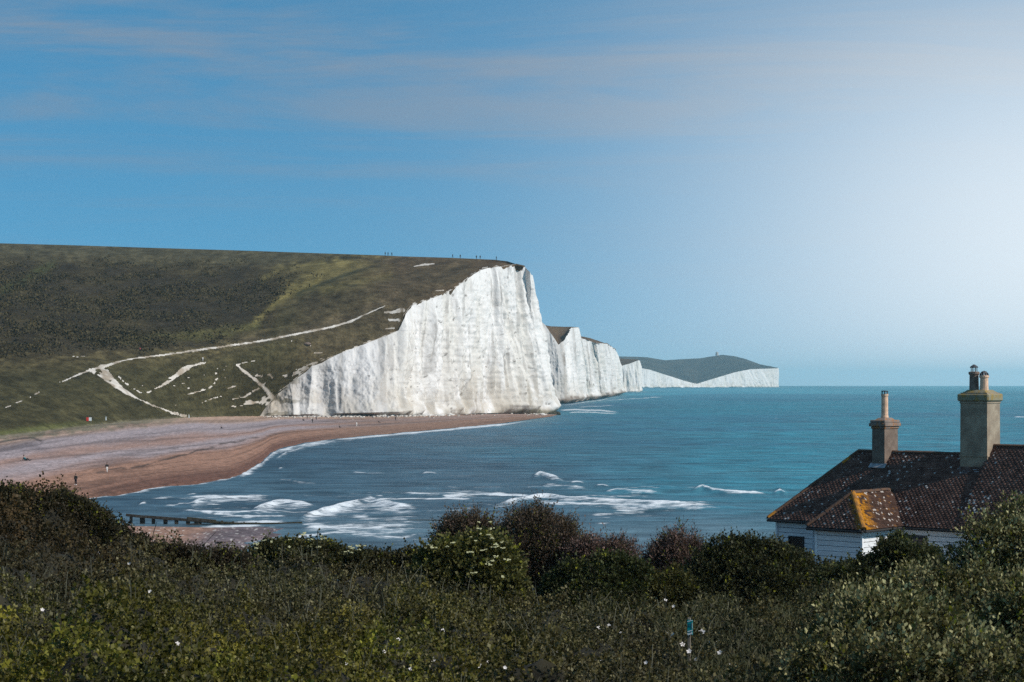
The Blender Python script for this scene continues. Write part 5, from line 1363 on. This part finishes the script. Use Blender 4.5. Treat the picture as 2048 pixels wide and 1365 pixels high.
# mound on the left: denser thorn at the skyline
bush('thorn_bush', 'dark brownish thorn thicket on top of the mound at the left edge', 'bush', 44, [(20, 1018, 70, 32, 0), (95, 1024, 50, 30, 0), (150, 1034, 40, 26, .2), (-60, 1016, 70, 36, 0), (200, 1054, 32, 22, .3)], 8000, 5.6, 6, 2.4, (0.030, 0.030, 0.014), (0.070, 0.058, 0.028), (0.10, 0.08, 0.04), 0.3, 421, 0.40, 0.7)
bush('thorn_bush', 'reddish brown thorn bush at the mound end just above the groyne', 'bush', 50, [(222, 1072, 28, 16, 0), (268, 1096, 36, 14, 0), (330, 1108, 40, 13, .2), (390, 1116, 36, 12, .3), (450, 1122, 40, 14, .4)], 5200, 5.4, 6, 2.6, (0.030, 0.028, 0.015), (0.075, 0.054, 0.030), (0.11, 0.08, 0.05), 0.3, 431, 0.40, 0.8)

# ------------------------------------------------------------------ marker post by the path
M_WOOD = plain('weathered_wood', (0.23, 0.19, 0.145), 0.9, 0.3, 12, mapping=(1, 1, 0.2))
M_TURQ = plain('turquoise_paint', (0.0, 0.26, 0.27), 0.5, 0.1, 14)
M_WHITE = plain('white_print', (0.72, 0.76, 0.76), 0.6, 0.05, 10)
M_DTURQ = plain('dark_turquoise_print', (0.0, 0.13, 0.17), 0.55, 0.05, 10)
sp = P(1380, 1256, 34.0); spx = 34.0 / FPX
post = empty('marker_post', (sp.x, sp.y, sp.z - 0.75), R(-12), 'thin wooden post with a turquoise and white waymark sign in the grass', 'sign')
m_ = MB(); m_.box((-0.02, 0.035, 0.43), (0.05, 0.05, 0.98), bevel=0.006); link('post', m_.mesh('post'), M_WOOD, post)
pan = MB(); pan.box((0, 0, 0.755), (11 * spx, 0.012, 30 * spx), bevel=0.003); po = link('sign_panel', pan.mesh('sign_panel'), M_TURQ, post)
m_ = MB(); sl = Matrix.Rotation(R(-18), 3, 'Y')
m_.box((0, -0.009, 0.755 + 13.0 * spx), (10.4 * spx, 0.004, 1.3 * spx), sl); m_.box((0.3 * spx, -0.009, 0.755 - 6.8 * spx), (10.4 * spx, 0.004, 1.8 * spx), sl)
m_.box((-0.2 * spx, -0.009, 0.755 - 12.2 * spx), (10.0 * spx, 0.004, 4.0 * spx), sl); m_.box((4.6 * spx, -0.009, 0.755 + 4.0 * spx), (0.9 * spx, 0.004, 12 * spx))
link('print', m_.mesh('print'), M_WHITE, po)
m_ = MB(); m_.box((0, -0.009, 0.755 + 4.5 * spx), (5.5 * spx, 0.004, 5 * spx), bevel=0.0); m_.box((0, -0.0085, 0.755 - 10.2 * spx), (6.5 * spx, 0.006, 1.0 * spx), sl); link('print', m_.mesh('print'), M_DTURQ, po)

# ------------------------------------------------------------------ groyne
M_GROYNE = plain('tarred_timber', (0.040, 0.033, 0.026), 0.85, 0.5, 3, bumpd=0.03)
M_WEED = plain('weeded_timber', (0.050, 0.042, 0.024), 0.9, 0.5, 5)
gD0 = 246.0
gr = empty('groyne', P(256, 1052, gD0), 0, 'dark timber groyne with upright posts and rails running into the surf', 'groyne')
def G(px, py, dd=0.0): return P(px, py, gD0 + dd) - P(256, 1052, gD0)
for (px, yt, w_) in ((262, 1030, .35), (285, 1033, .62), (307, 1036, .42), (331, 1036, .50), (353, 1039, .46), (376, 1041, .48), (392, 1042, .40), (399, 1043, .5)):
    m_ = MB(); b0, b1 = G(px, 1056), G(px, yt); m_.box((b0 + b1) / 2, (w_, 0.32, (b1 - b0).length), Matrix.Rotation(random.uniform(-.04, .04), 3, 'Y'), bevel=.03); link('post', m_.mesh('post'), M_GROYNE, gr)
for (px, yt) in ((444, 1041.5), (466, 1043), (488, 1044.5), (512, 1045)):
    m_ = MB(); b0, b1 = G(px, 1052), G(px, yt); m_.box((b0 + b1) / 2, (0.26, 0.26, (b1 - b0).length), bevel=.03); link('post', m_.mesh('post'), M_GROYNE, gr)
def rail(pts, h, th, mat, dd=-.2, nm='rail'):
    for a, b in zip(pts[:-1], pts[1:]):
        A, B = G(*a, dd), G(*b, dd); d = B - A; m_ = MB()
        m_.box((A + B) / 2 + Vector((0, random.uniform(-.03, .03), random.uniform(-.02, .02))), (d.length * 1.01, th, h), Matrix.Rotation(-math.atan2(d.z, d.x), 3, 'Y'), bevel=.02); link(nm, m_.mesh(nm), mat, gr)
rail([(252, 1030), (290, 1034), (330, 1037), (376, 1041), (420, 1042.5)], 0.34, 0.14, M_GROYNE)
rail([(270, 1034), (305, 1036.5), (345, 1040)], 0.20, 0.16, M_GROYNE, -.4)
rail([(374, 1038), (402, 1041), (432, 1044)], 0.45, 0.3, M_WEED, .2, 'beam')
rail([(400, 1043.5), (440, 1045.5), (480, 1047.5), (520, 1048), (560, 1047.4), (604, 1045.8)], 0.26, 0.2, M_WEED, -.1, 'plank')
rail([(262, 1052), (306, 1052), (352, 1052.5), (400, 1051.5), (440, 1050), (490, 1049.5)], 0.40, 0.16, M_GROYNE, .1, 'plank')
rail([(376, 1050), (398, 1047.5)], 0.22, 0.16, M_GROYNE, -.5, 'brace')
gD1 = 252.0
g2 = empty('groyne', P(738, 1044, gD1), 0, 'low tail of a groyne just showing above the foam farther out', 'groyne')
o2 = P(738, 1044, gD1)
for a, b, h in ((738, 775, .10), (775, 815, .14), (815, 850, .14), (850, 884, .09)):
    A, B = P(a, 1043 - (a - 738) * .012, gD1) - o2, P(b, 1043 - (b - 738) * .012, gD1) - o2
    m_ = MB(); m_.box((A + B) / 2, ((B - A).length, 0.3, h + .12), bevel=.02); link('plank', m_.mesh('plank'), M_WEED, g2)
for px in (748, 758, 771, 786, 801, 822, 846, 866):
    m_ = MB(); A = P(px, 1042.5, gD1) - o2; m_.box(A, (0.14, 0.16, 0.34), bevel=.02); link('post', m_.mesh('post'), M_GROYNE, g2)

# ------------------------------------------------------------------ people
def skin(name, verts, edges, radii, lev=1):
    me = bpy.data.meshes.new(name + '_cage'); me.from_pydata([tuple(v) for v in verts], edges, [])
    o = bpy.data.objects.new(name + '_cage', me); COL.objects.link(o)
    sm = o.modifiers.new('s', 'SKIN'); sm.use_smooth_shade = True
    sd = o.modifiers.new('d', 'SUBSURF'); sd.levels = lev; sd.render_levels = lev
    lay = me.skin_vertices[0].data if me.skin_vertices else None
    if lay is None:
        me.attributes; 
    for i, r in enumerate(radii):
        me.skin_vertices[0].data[i].radius = (r, r) if not hasattr(r, '__len__') else r
        me.skin_vertices[0].data[i].use_root = (i == 0)
    dg = bpy.context.evaluated_depsgraph_get(); dg.update()
    ev = o.evaluated_get(dg); out = bpy.data.meshes.new_from_object(ev, depsgraph=dg); out.name = name
    bpy.data.objects.remove(o); bpy.data.meshes.remove(me)
    return out
STAND = dict(pel=(0, 0, .92), wst=(0, 0, 1.08), chs=(0, -.01, 1.30), nk=(0, 0, 1.47), hd=(0, -.02, 1.58), tp=(0, -.01, 1.71),
             shl=(-.17, 0, 1.40), ell=(-.25, .02, 1.14), wrl=(-.24, -.08, .90), hnl=(-.235, -.10, .82), shr=(.17, 0, 1.40), elr=(.25, .02, 1.14), wrr=(.24, -.08, .90), hnr=(.235, -.10, .82),
             hpl=(-.09, 0, .88), knl=(-.11, -.02, .50), anl=(-.11, .02, .09), tol=(-.12, -.14, .04), hpr=(.09, 0, .88), knr=(.11, -.02, .50), anr=(.11, .02, .09), tor=(.12, -.14, .04))
WALK = dict(STAND, knl=(-.10, -.18, .52), anl=(-.10, -.26, .10), tol=(-.10, -.42, .05), knr=(.10, .04, .50), anr=(.10, .30, .14), tor=(.10, .18, .05), ell=(-.25, .16, 1.16), wrl=(-.24, .22, .94), hnl=(-.23, .22, .86), elr=(.25, -.10, 1.16), wrr=(.22, -.26, .98), hnr=(.21, -.32, .93))
SIT = dict(pel=(0, 0, .12), wst=(-.06, 0, .27), chs=(-.14, 0, .48), nk=(-.18, 0, .64), hd=(-.19, 0, .75), tp=(-.20, 0, .88),
           shl=(-.15, .17, .58), ell=(-.34, .22, .34), wrl=(-.40, .22, .10), hnl=(-.42, .22, .04), shr=(-.15, -.17, .58), elr=(.02, -.25, .38), wrr=(.22, -.16, .38), hnr=(.30, -.13, .40),
           hpl=(.05, .09, .12), knl=(.45, .12, .16), anl=(.85, .12, .08), tol=(.92, .12, .20), hpr=(.05, -.09, .12), knr=(.40, -.12, .42), anr=(.66, -.12, .08), tor=(.80, -.12, .05))
BODY_E = [('pel', 'wst'), ('wst', 'chs'), ('chs', 'nk'), ('nk', 'hd'), ('hd', 'tp'), ('chs', 'shl'), ('shl', 'ell'), ('ell', 'wrl'), ('wrl', 'hnl'), ('chs', 'shr'), ('shr', 'elr'), ('elr', 'wrr'), ('wrr', 'hnr'),
          ('pel', 'hpl'), ('hpl', 'knl'), ('knl', 'anl'), ('anl', 'tol'), ('pel', 'hpr'), ('hpr', 'knr'), ('knr', 'anr'), ('anr', 'tor')]
RAD = dict(pel=.125, wst=.115, chs=.135, nk=.055, hd=.09, tp=.075, shl=.065, shr=.065, ell=.045, elr=.045, wrl=.032, wrr=.032, hnl=.036, hnr=.036, hpl=.095, hpr=.095, knl=.062, knr=.062, anl=.042, anr=.042, tol=.035, tor=.035)
def sub_skin(name, pose, keys, grow, lev=1):
    ks = [k for k in RAD if k in keys]; ks.sort(key=lambda k: 0 if k == 'pel' else (1 if k == 'chs' else 2))
    idx = {k: i for i, k in enumerate(ks)}
    return skin(name, [pose[k] for k in ks], [(idx[a], idx[b]) for a, b in BODY_E if a in idx and b in idx], [RAD[k] + grow for k in ks], lev)
TOPK = ('pel', 'wst', 'chs', 'shl', 'ell', 'wrl', 'shr', 'elr', 'wrr')
LEGK = ('pel', 'hpl', 'knl', 'anl', 'hpr', 'knr', 'anr')
MSH = {}
for nm, ps_ in (('stand', STAND), ('walk', WALK), ('sit', SIT)):
    h = MB(); hd = Vector(ps_['tp']); h.lathe([(0.02, -.13), (.088, -.11), (.105, -.05), (.10, .02), (.07, .07), (.02, .09)], hd - Vector((0, -.015, .0)), 10)
    sh_ = MB()
    for k in ('l', 'r'):
        a, t__ = Vector(ps_['an' + k]), Vector(ps_['to' + k]); sh_.tube([a + (a - t__) * .3, a, a.lerp(t__, .6), t__ + (t__ - a) * .2], [.04, .056, .054, .03], 8)
    MSH[nm] = dict(body=sub_skin('person', ps_, RAD.keys(), 0.0), top=sub_skin('jacket', ps_, TOPK, .028), legs=sub_skin('trousers', ps_, LEGK, .022), hair=h.mesh('hair', True), shoes=sh_.mesh('shoes', True))
M_SKIN = plain('skin', (0.45, 0.28, 0.20), 0.6, 0.08, 5)
CLOTH = {}
def cloth(c):
    if c not in CLOTH: CLOTH[c] = plain('cloth', c, 0.9, 0.15, 12)
    return CLOTH[c]
def person(p, rz, pose, top, legs, label, group=None, hair=(0.03, 0.02, 0.015), shoes=None, scale=1.0):
    ms = MSH[pose]
    b = bpy.data.objects.new('person', ms['body']); COL.objects.link(b)
    if not ms['body'].materials: ms['body'].materials.append(M_SKIN)
    b.location = p; b.rotation_euler = (0, 0, rz); b.scale = (scale,) * 3; b['label'] = label; b['category'] = 'person'
    if group: b['group'] = group
    for nm, key, c in (('jacket', 'top', top), ('trousers', 'legs', legs), ('hair', 'hair', hair), ('shoes', 'shoes', shoes or legs)):
        me = ms[key]
        if not me.materials: me.materials.append(M_SKIN)
        o = bpy.data.objects.new(nm, me); COL.objects.link(o); o.parent = b
        o.material_slots[0].link = 'OBJECT'; o.material_slots[0].material = cloth(c)
    return b
BLK, DK, WHT = (0.012, 0.012, 0.014), (0.03, 0.03, 0.035), (0.68, 0.65, 0.62)
person(on_beach(213, 945), R(35), 'walk', BLK, WHT, 'person in black top and white trousers walking on the shingle')
person(on_beach(152, 970), R(-20), 'stand', (0.02, 0.022, 0.02), (0.025, 0.02, 0.03), 'person all in dark clothes standing near the water above the scrub', shoes=WHT, scale=1.05)
person(on_beach(50, 922), R(0), 'sit', (0.01, 0.17, 0.20), (0.02, 0.03, 0.035), 'person in turquoise sitting on the grey shingle at far left', scale=1.25)
GB = 'people along the foot of the cliff'
far_people = [(442, 857, 'sit', DK, DK, 'dark figure sitting alone halfway up the shingle'), (571, 836, 'stand', DK, DK, 'dark figure standing at the left foot of the white cliff'),
              (530, 832, 'stand', (0.06, 0.05, 0.05), DK, 'leftmost dark figure, where the grass slope meets the chalk'), (606, 842, 'sit', DK, DK, 'dark figure sitting left of the pair below the cliff'), (614, 838, 'stand', DK, (0.05, 0.04, 0.04), 'dark figure standing close under the chalk beside a seated one'),
              (624, 846, 'stand', BLK, DK, 'dark figure walking on the shingle right of the seated one'), (633, 840, 'stand', (0.08, 0.07, 0.08), DK, 'grey figure standing under the cliff by the grey streaks'), (680, 856, 'sit', DK, DK, 'dark figure sitting close to the surf left of the white figure'),
              (712, 854, 'stand', WHT, WHT, 'figure all in white standing near the surf'), (757, 846, 'sit', DK, DK, 'dark figure sitting below the middle of the cliff'), (790, 842, 'stand', DK, DK, 'rightmost dark figure under the bright part of the cliff'),
              (324, 838, 'sit', (0.03, 0.05, 0.12), DK, 'figure in blue sitting at the grass edge of the beach')]
for i, (a, b, ps_, tc_, lc_, lb) in enumerate(far_people):
    person(on_beach(a, b), R(random.uniform(-90, 90)), ps_, tc_, lc_, lb, GB)
GT_ = 'walkers on the skyline of the down'
for (a, ps_, lb) in ((770, 'stand', 'leftmost dark walker on the skyline of the down'), (776, 'walk', 'dark walker on the skyline just behind the leftmost one'), (783, 'walk', 'small dark walker third from left, beside the dark skyline scrub'),
                     (905, 'walk', 'small walker on the skyline left of the chalk brow, fourth from left'), (920, 'stand', 'tall dark walker on the skyline above the chalk patch'), (953, 'stand', 'dark walker on the skyline, last but two towards the cliff'),
                     (961, 'walk', 'dark walker on the skyline, last but one towards the cliff'), (992, 'stand', 'dark walker on the skyline nearest the cliff edge')):
    q = on_hill(a, float(SKYL(a))); person(q, R(random.uniform(-60, 60)), ps_, BLK, BLK, lb, GT_, scale=1.2)
person(on_hill(281, 704), 0.4, 'walk', (0.42, 0.06, 0.08), DK, 'person in red walking beside the white chalk path', 'walkers by the chalk path')
person(on_hill(405, 722), 0.4, 'stand', WHT, WHT, 'person in white standing on the grass below the chalk path', 'walkers by the chalk path')

# red and white beach hut like board at the foot of the slope
q = on_hill(177, 844)
tent = empty('notice_board', q, R(8), 'small red and white board standing on the grass behind the beach', 'sign')
M_RED = plain('red_paint', (0.62, 0.045, 0.03), 0.6, 0.05)
m_ = MB(); m_.box((-0.42, 0, 0.95), (0.84, 0.10, 1.25), bevel=.02); link('red_panel', m_.mesh('red_panel'), M_RED, tent)
m_ = MB(); m_.box((0.46, 0, 0.98), (0.90, 0.10, 1.15), bevel=.02); link('white_panel', m_.mesh('white_panel'), M_WHITE, tent)
for x in (-0.8, 0.85):
    m_ = MB(); m_.box((x, 0.1, 0.6), (0.10, 0.10, 1.6)); link('post', m_.mesh('post'), M_WOOD, tent)
for px, py, lb in ((212, 842, 'short white marker post in the grass right of the red and white board'), (378, 832, 'white marker post where the chalk path reaches the beach')):
    q = on_hill(px, py) if px != 378 else on_beach(378, 836)
    m_ = MB(); m_.box((0, 0, 0.55), (0.4, 0.3, 1.1), bevel=.05, taper=.8); m_.box((0, 0, 1.18), (.5, .4, .16), bevel=.04)
    o = link('marker_post', m_.mesh('marker_post'), M_WHITE, None, None, lb, 'post', 'white marker posts'); o.location = q

# chalk boulders fallen at the cliff foot
def rock(seed, s):
    bm = bmesh.new(); bmesh.ops.create_icosphere(bm, subdivisions=2, radius=1.0)
    for v in bm.verts:
        k = 0.7 + 0.6 * float(fbm(v.co.x * 1.3 + seed, v.co.y * 1.3, v.co.z * 1.3, 2, seed)); v.co = Vector((v.co.x * s[0], v.co.y * s[1], v.co.z * s[2])) * k
    me = bpy.data.meshes.new('chalk_boulder'); bm.to_mesh(me); bm.free()
    a = me.color_attributes.new('Col', 'FLOAT_COLOR', 'POINT'); a.data.foreach_set('color', np.tile(np.array([.62, .59, .55, 1], np.float32), len(me.vertices)))
    return me
RK = [rock(k, (1.6, 1.3, 1.0)) for k in range(4)]
for i in range(26):
    px = random.choice([random.gauss(895, 14), random.gauss(860, 30), random.gauss(1000, 60), random.gauss(760, 70)]); px = min(max(px, 560), 1085)
    q = on_beach(px, float(beach_top(np.array([px]))[0]) + random.uniform(0.6, 2.2))
    o = link('chalk_boulder', RK[i % 4], M_CHALK, None, None, 'fallen white chalk boulder at the foot of the ' + ('grey left flank of the cliff' if px < 790 else 'bright middle of the cliff' if px < 930 else 'tall right end of the cliff'), 'boulder', 'fallen chalk boulders at the cliff foot')
    o.location = q; k = random.uniform(.4, 1.3); o.scale = (k, k, k * .8); o.rotation_euler = (0, 0, random.uniform(0, 6))
rgb = np.random.default_rng(44); rv, rf = [], []; cube = np.array([(-1,-1,-1),(1,-1,-1),(1,1,-1),(-1,1,-1),(-1,-1,1),(1,-1,1),(1,1,1),(-1,1,1)], float)
cf = np.array([[0,1,5,4],[1,2,6,5],[2,3,7,6],[3,0,4,7],[4,5,6,7]])
for k in range(1500):
    px = rgb.uniform(525, 1090); q = on_beach(px, float(beach_top(np.array([px]))[0]) + abs(rgb.normal(0, 1.3)) * (1.6 if rgb.random() < .2 else .8))
    sz = rgb.uniform(.15, .8) ** 1.3; vv_ = cube * (1 + rgb.uniform(-.4, .25, (8, 1))) * sz * np.array([.9, .8, .55])
    a_ = rgb.uniform(0, 6); vv_ = np.stack([vv_[:, 0] * math.cos(a_) - vv_[:, 1] * math.sin(a_), vv_[:, 0] * math.sin(a_) + vv_[:, 1] * math.cos(a_), vv_[:, 2]], -1) + np.array(q)
    rf.append(cf + len(rv) * 8); rv.append(vv_)
rc = np.repeat(np.array([.58, .53, .47])[None] * rgb.uniform(.5, 1.15, (1500, 1)), 8, 0)
link('chalk_rubble', raw_mesh('chalk_rubble', np.concatenate(rv), np.concatenate(rf), rc), M_PATH, kind='stuff', label='broken chalk rubble strewn along the foot of the cliff', cat='rubble')
q = on_hill(615, 690)
o = link('grey_rock', rock(9, (1.7, 1.3, 0.8)), M_STACK2, None, None, 'lone grey rock on the turf between the path and the cliff edge', 'rock'); o.location = q + Vector((0, 0, .3))
# dark weedy ledge at the tip of the headland
lv = []; 
for i in range(10):
    px = 1062 + i * 5.6; q = P(px, 831.5 - abs(i - 5) * .15, 1046 + i * 1.2)
    o = link('weedy_rock', rock(20 + i, (3.2, 2.4, 1.6)), plain('seaweed_rock', (0.035, 0.035, 0.022), .7, .5, 1.0) if i == 0 else bpy.data.materials['seaweed_rock'], None, None, 'dark weed covered rock at the tip of the white headland', 'rock', 'weedy rocks at the headland tip')
    o.location = (q.x, q.y, 0.3); o.rotation_euler = (0, 0, i * 1.3)

# scrub clumps scattered over the dark slope of the down
rg = np.random.default_rng(99)
big_ = fbm(HX / 32, HD / 40, 0, 3, 905)
pr_ = (scrub * sstep(.42, .62, nB * .5 + big_ * .5)).ravel(); pr_ = pr_ / pr_.sum()
sel = rg.choice(pr_.size, 2400, p=pr_)
cx_, cy_, cz_ = HX.ravel()[sel], HD.ravel()[sel], HZ.ravel()[sel]
kk = 14
sz_ = rg.uniform(.4, 1.6, len(sel)) ** 1.3
pp = np.repeat(np.stack([cx_, cy_, cz_], -1), kk, 0) + np.repeat(sz_, kk)[:, None] * (rg.normal(0, 1, (len(sel) * kk, 3)) * np.array([1.2, 1.3, .4]) + np.array([0, 0, .55]))
dv = rg.normal(size=pp.shape); dv[:, 2] = np.abs(dv[:, 2]) + .3
cm_ = np.clip(np.repeat(rg.random(len(sel)), kk)[:, None] * .7 + .3 * rg.random((len(pp), 1)), 0, 1); cc2 = np.array([.034, .029, .016]) * (1 - cm_) + np.array([.088, .070, .034]) * cm_
link('gorse_scrub', raw_mesh('gorse_scrub', *leaf_arrays(pp, dv, rg.uniform(.4, .95, len(pp)) * np.repeat(sz_, kk) ** .6, cc2, .5, 3)), M_PATH, kind='stuff', label='dark low gorse scrub covering the slope of the down', cat='scrub')

# Belle Tout tower and the houses in the far gap
m_ = MB(); m_.lathe([(7, 0), (6, 9), (6.6, 10), (6.6, 11), (4.5, 11.5), (4.5, 14), (1, 16)], n=12)
o = link('lighthouse', m_.mesh('lighthouse'), plain('pale_stone', (0.42, 0.38, 0.34), .9), None, None, 'tiny squat stone tower on top of the far blue headland', 'lighthouse'); q = P(1434, 711.5, 8150); o.location = q
hb = empty('house', P(1390, 767, 7080), 0, 'tiny dark house in the dip between the two far white cliffs', 'house')
m_ = MB(); m_.box((0, 0, 3), (12, 9, 7)); link('wall', m_.mesh('wall'), plain('dark_wall', (0.12, 0.10, 0.09), .9), hb)
m_ = MB(); m_.poly([(-6.5, -5, 6.5), (6.5, -5, 6.5), (6.5, 0, 11), (-6.5, 0, 11)]).poly([(-6.5, 5, 6.5), (6.5, 5, 6.5), (6.5, 0, 11), (-6.5, 0, 11)]).poly([(-6.5, -5, 6.5), (-6.5, 5, 6.5), (-6.5, 0, 11)]).poly([(6.5, -5, 6.5), (6.5, 5, 6.5), (6.5, 0, 11)]); link('roof', m_.mesh('roof'), M_DARKTRIM, hb)

# ------------------------------------------------------------------ air
hz = MB(); hz.box((0, 10000, 60), (90000, 62000, 360))
hm = bpy.data.materials.new('haze'); hm.use_nodes = True; ht = hm.node_tree; ht.nodes.clear()
ho = N(ht, 'ShaderNodeOutputMaterial'); hv = N(ht, 'ShaderNodeVolumePrincipled')
hv.inputs['Color'].default_value = (0.70, 0.95, 1.0, 1); hv.inputs['Density'].default_value = 5.2e-5; hv.inputs['Anisotropy'].default_value = 0.2
L(ht, hv.outputs[0], ho.inputs['Volume'])
haze = link('haze', hz.mesh('haze'), hm, kind='stuff')
haze.display_type = 'WIRE'
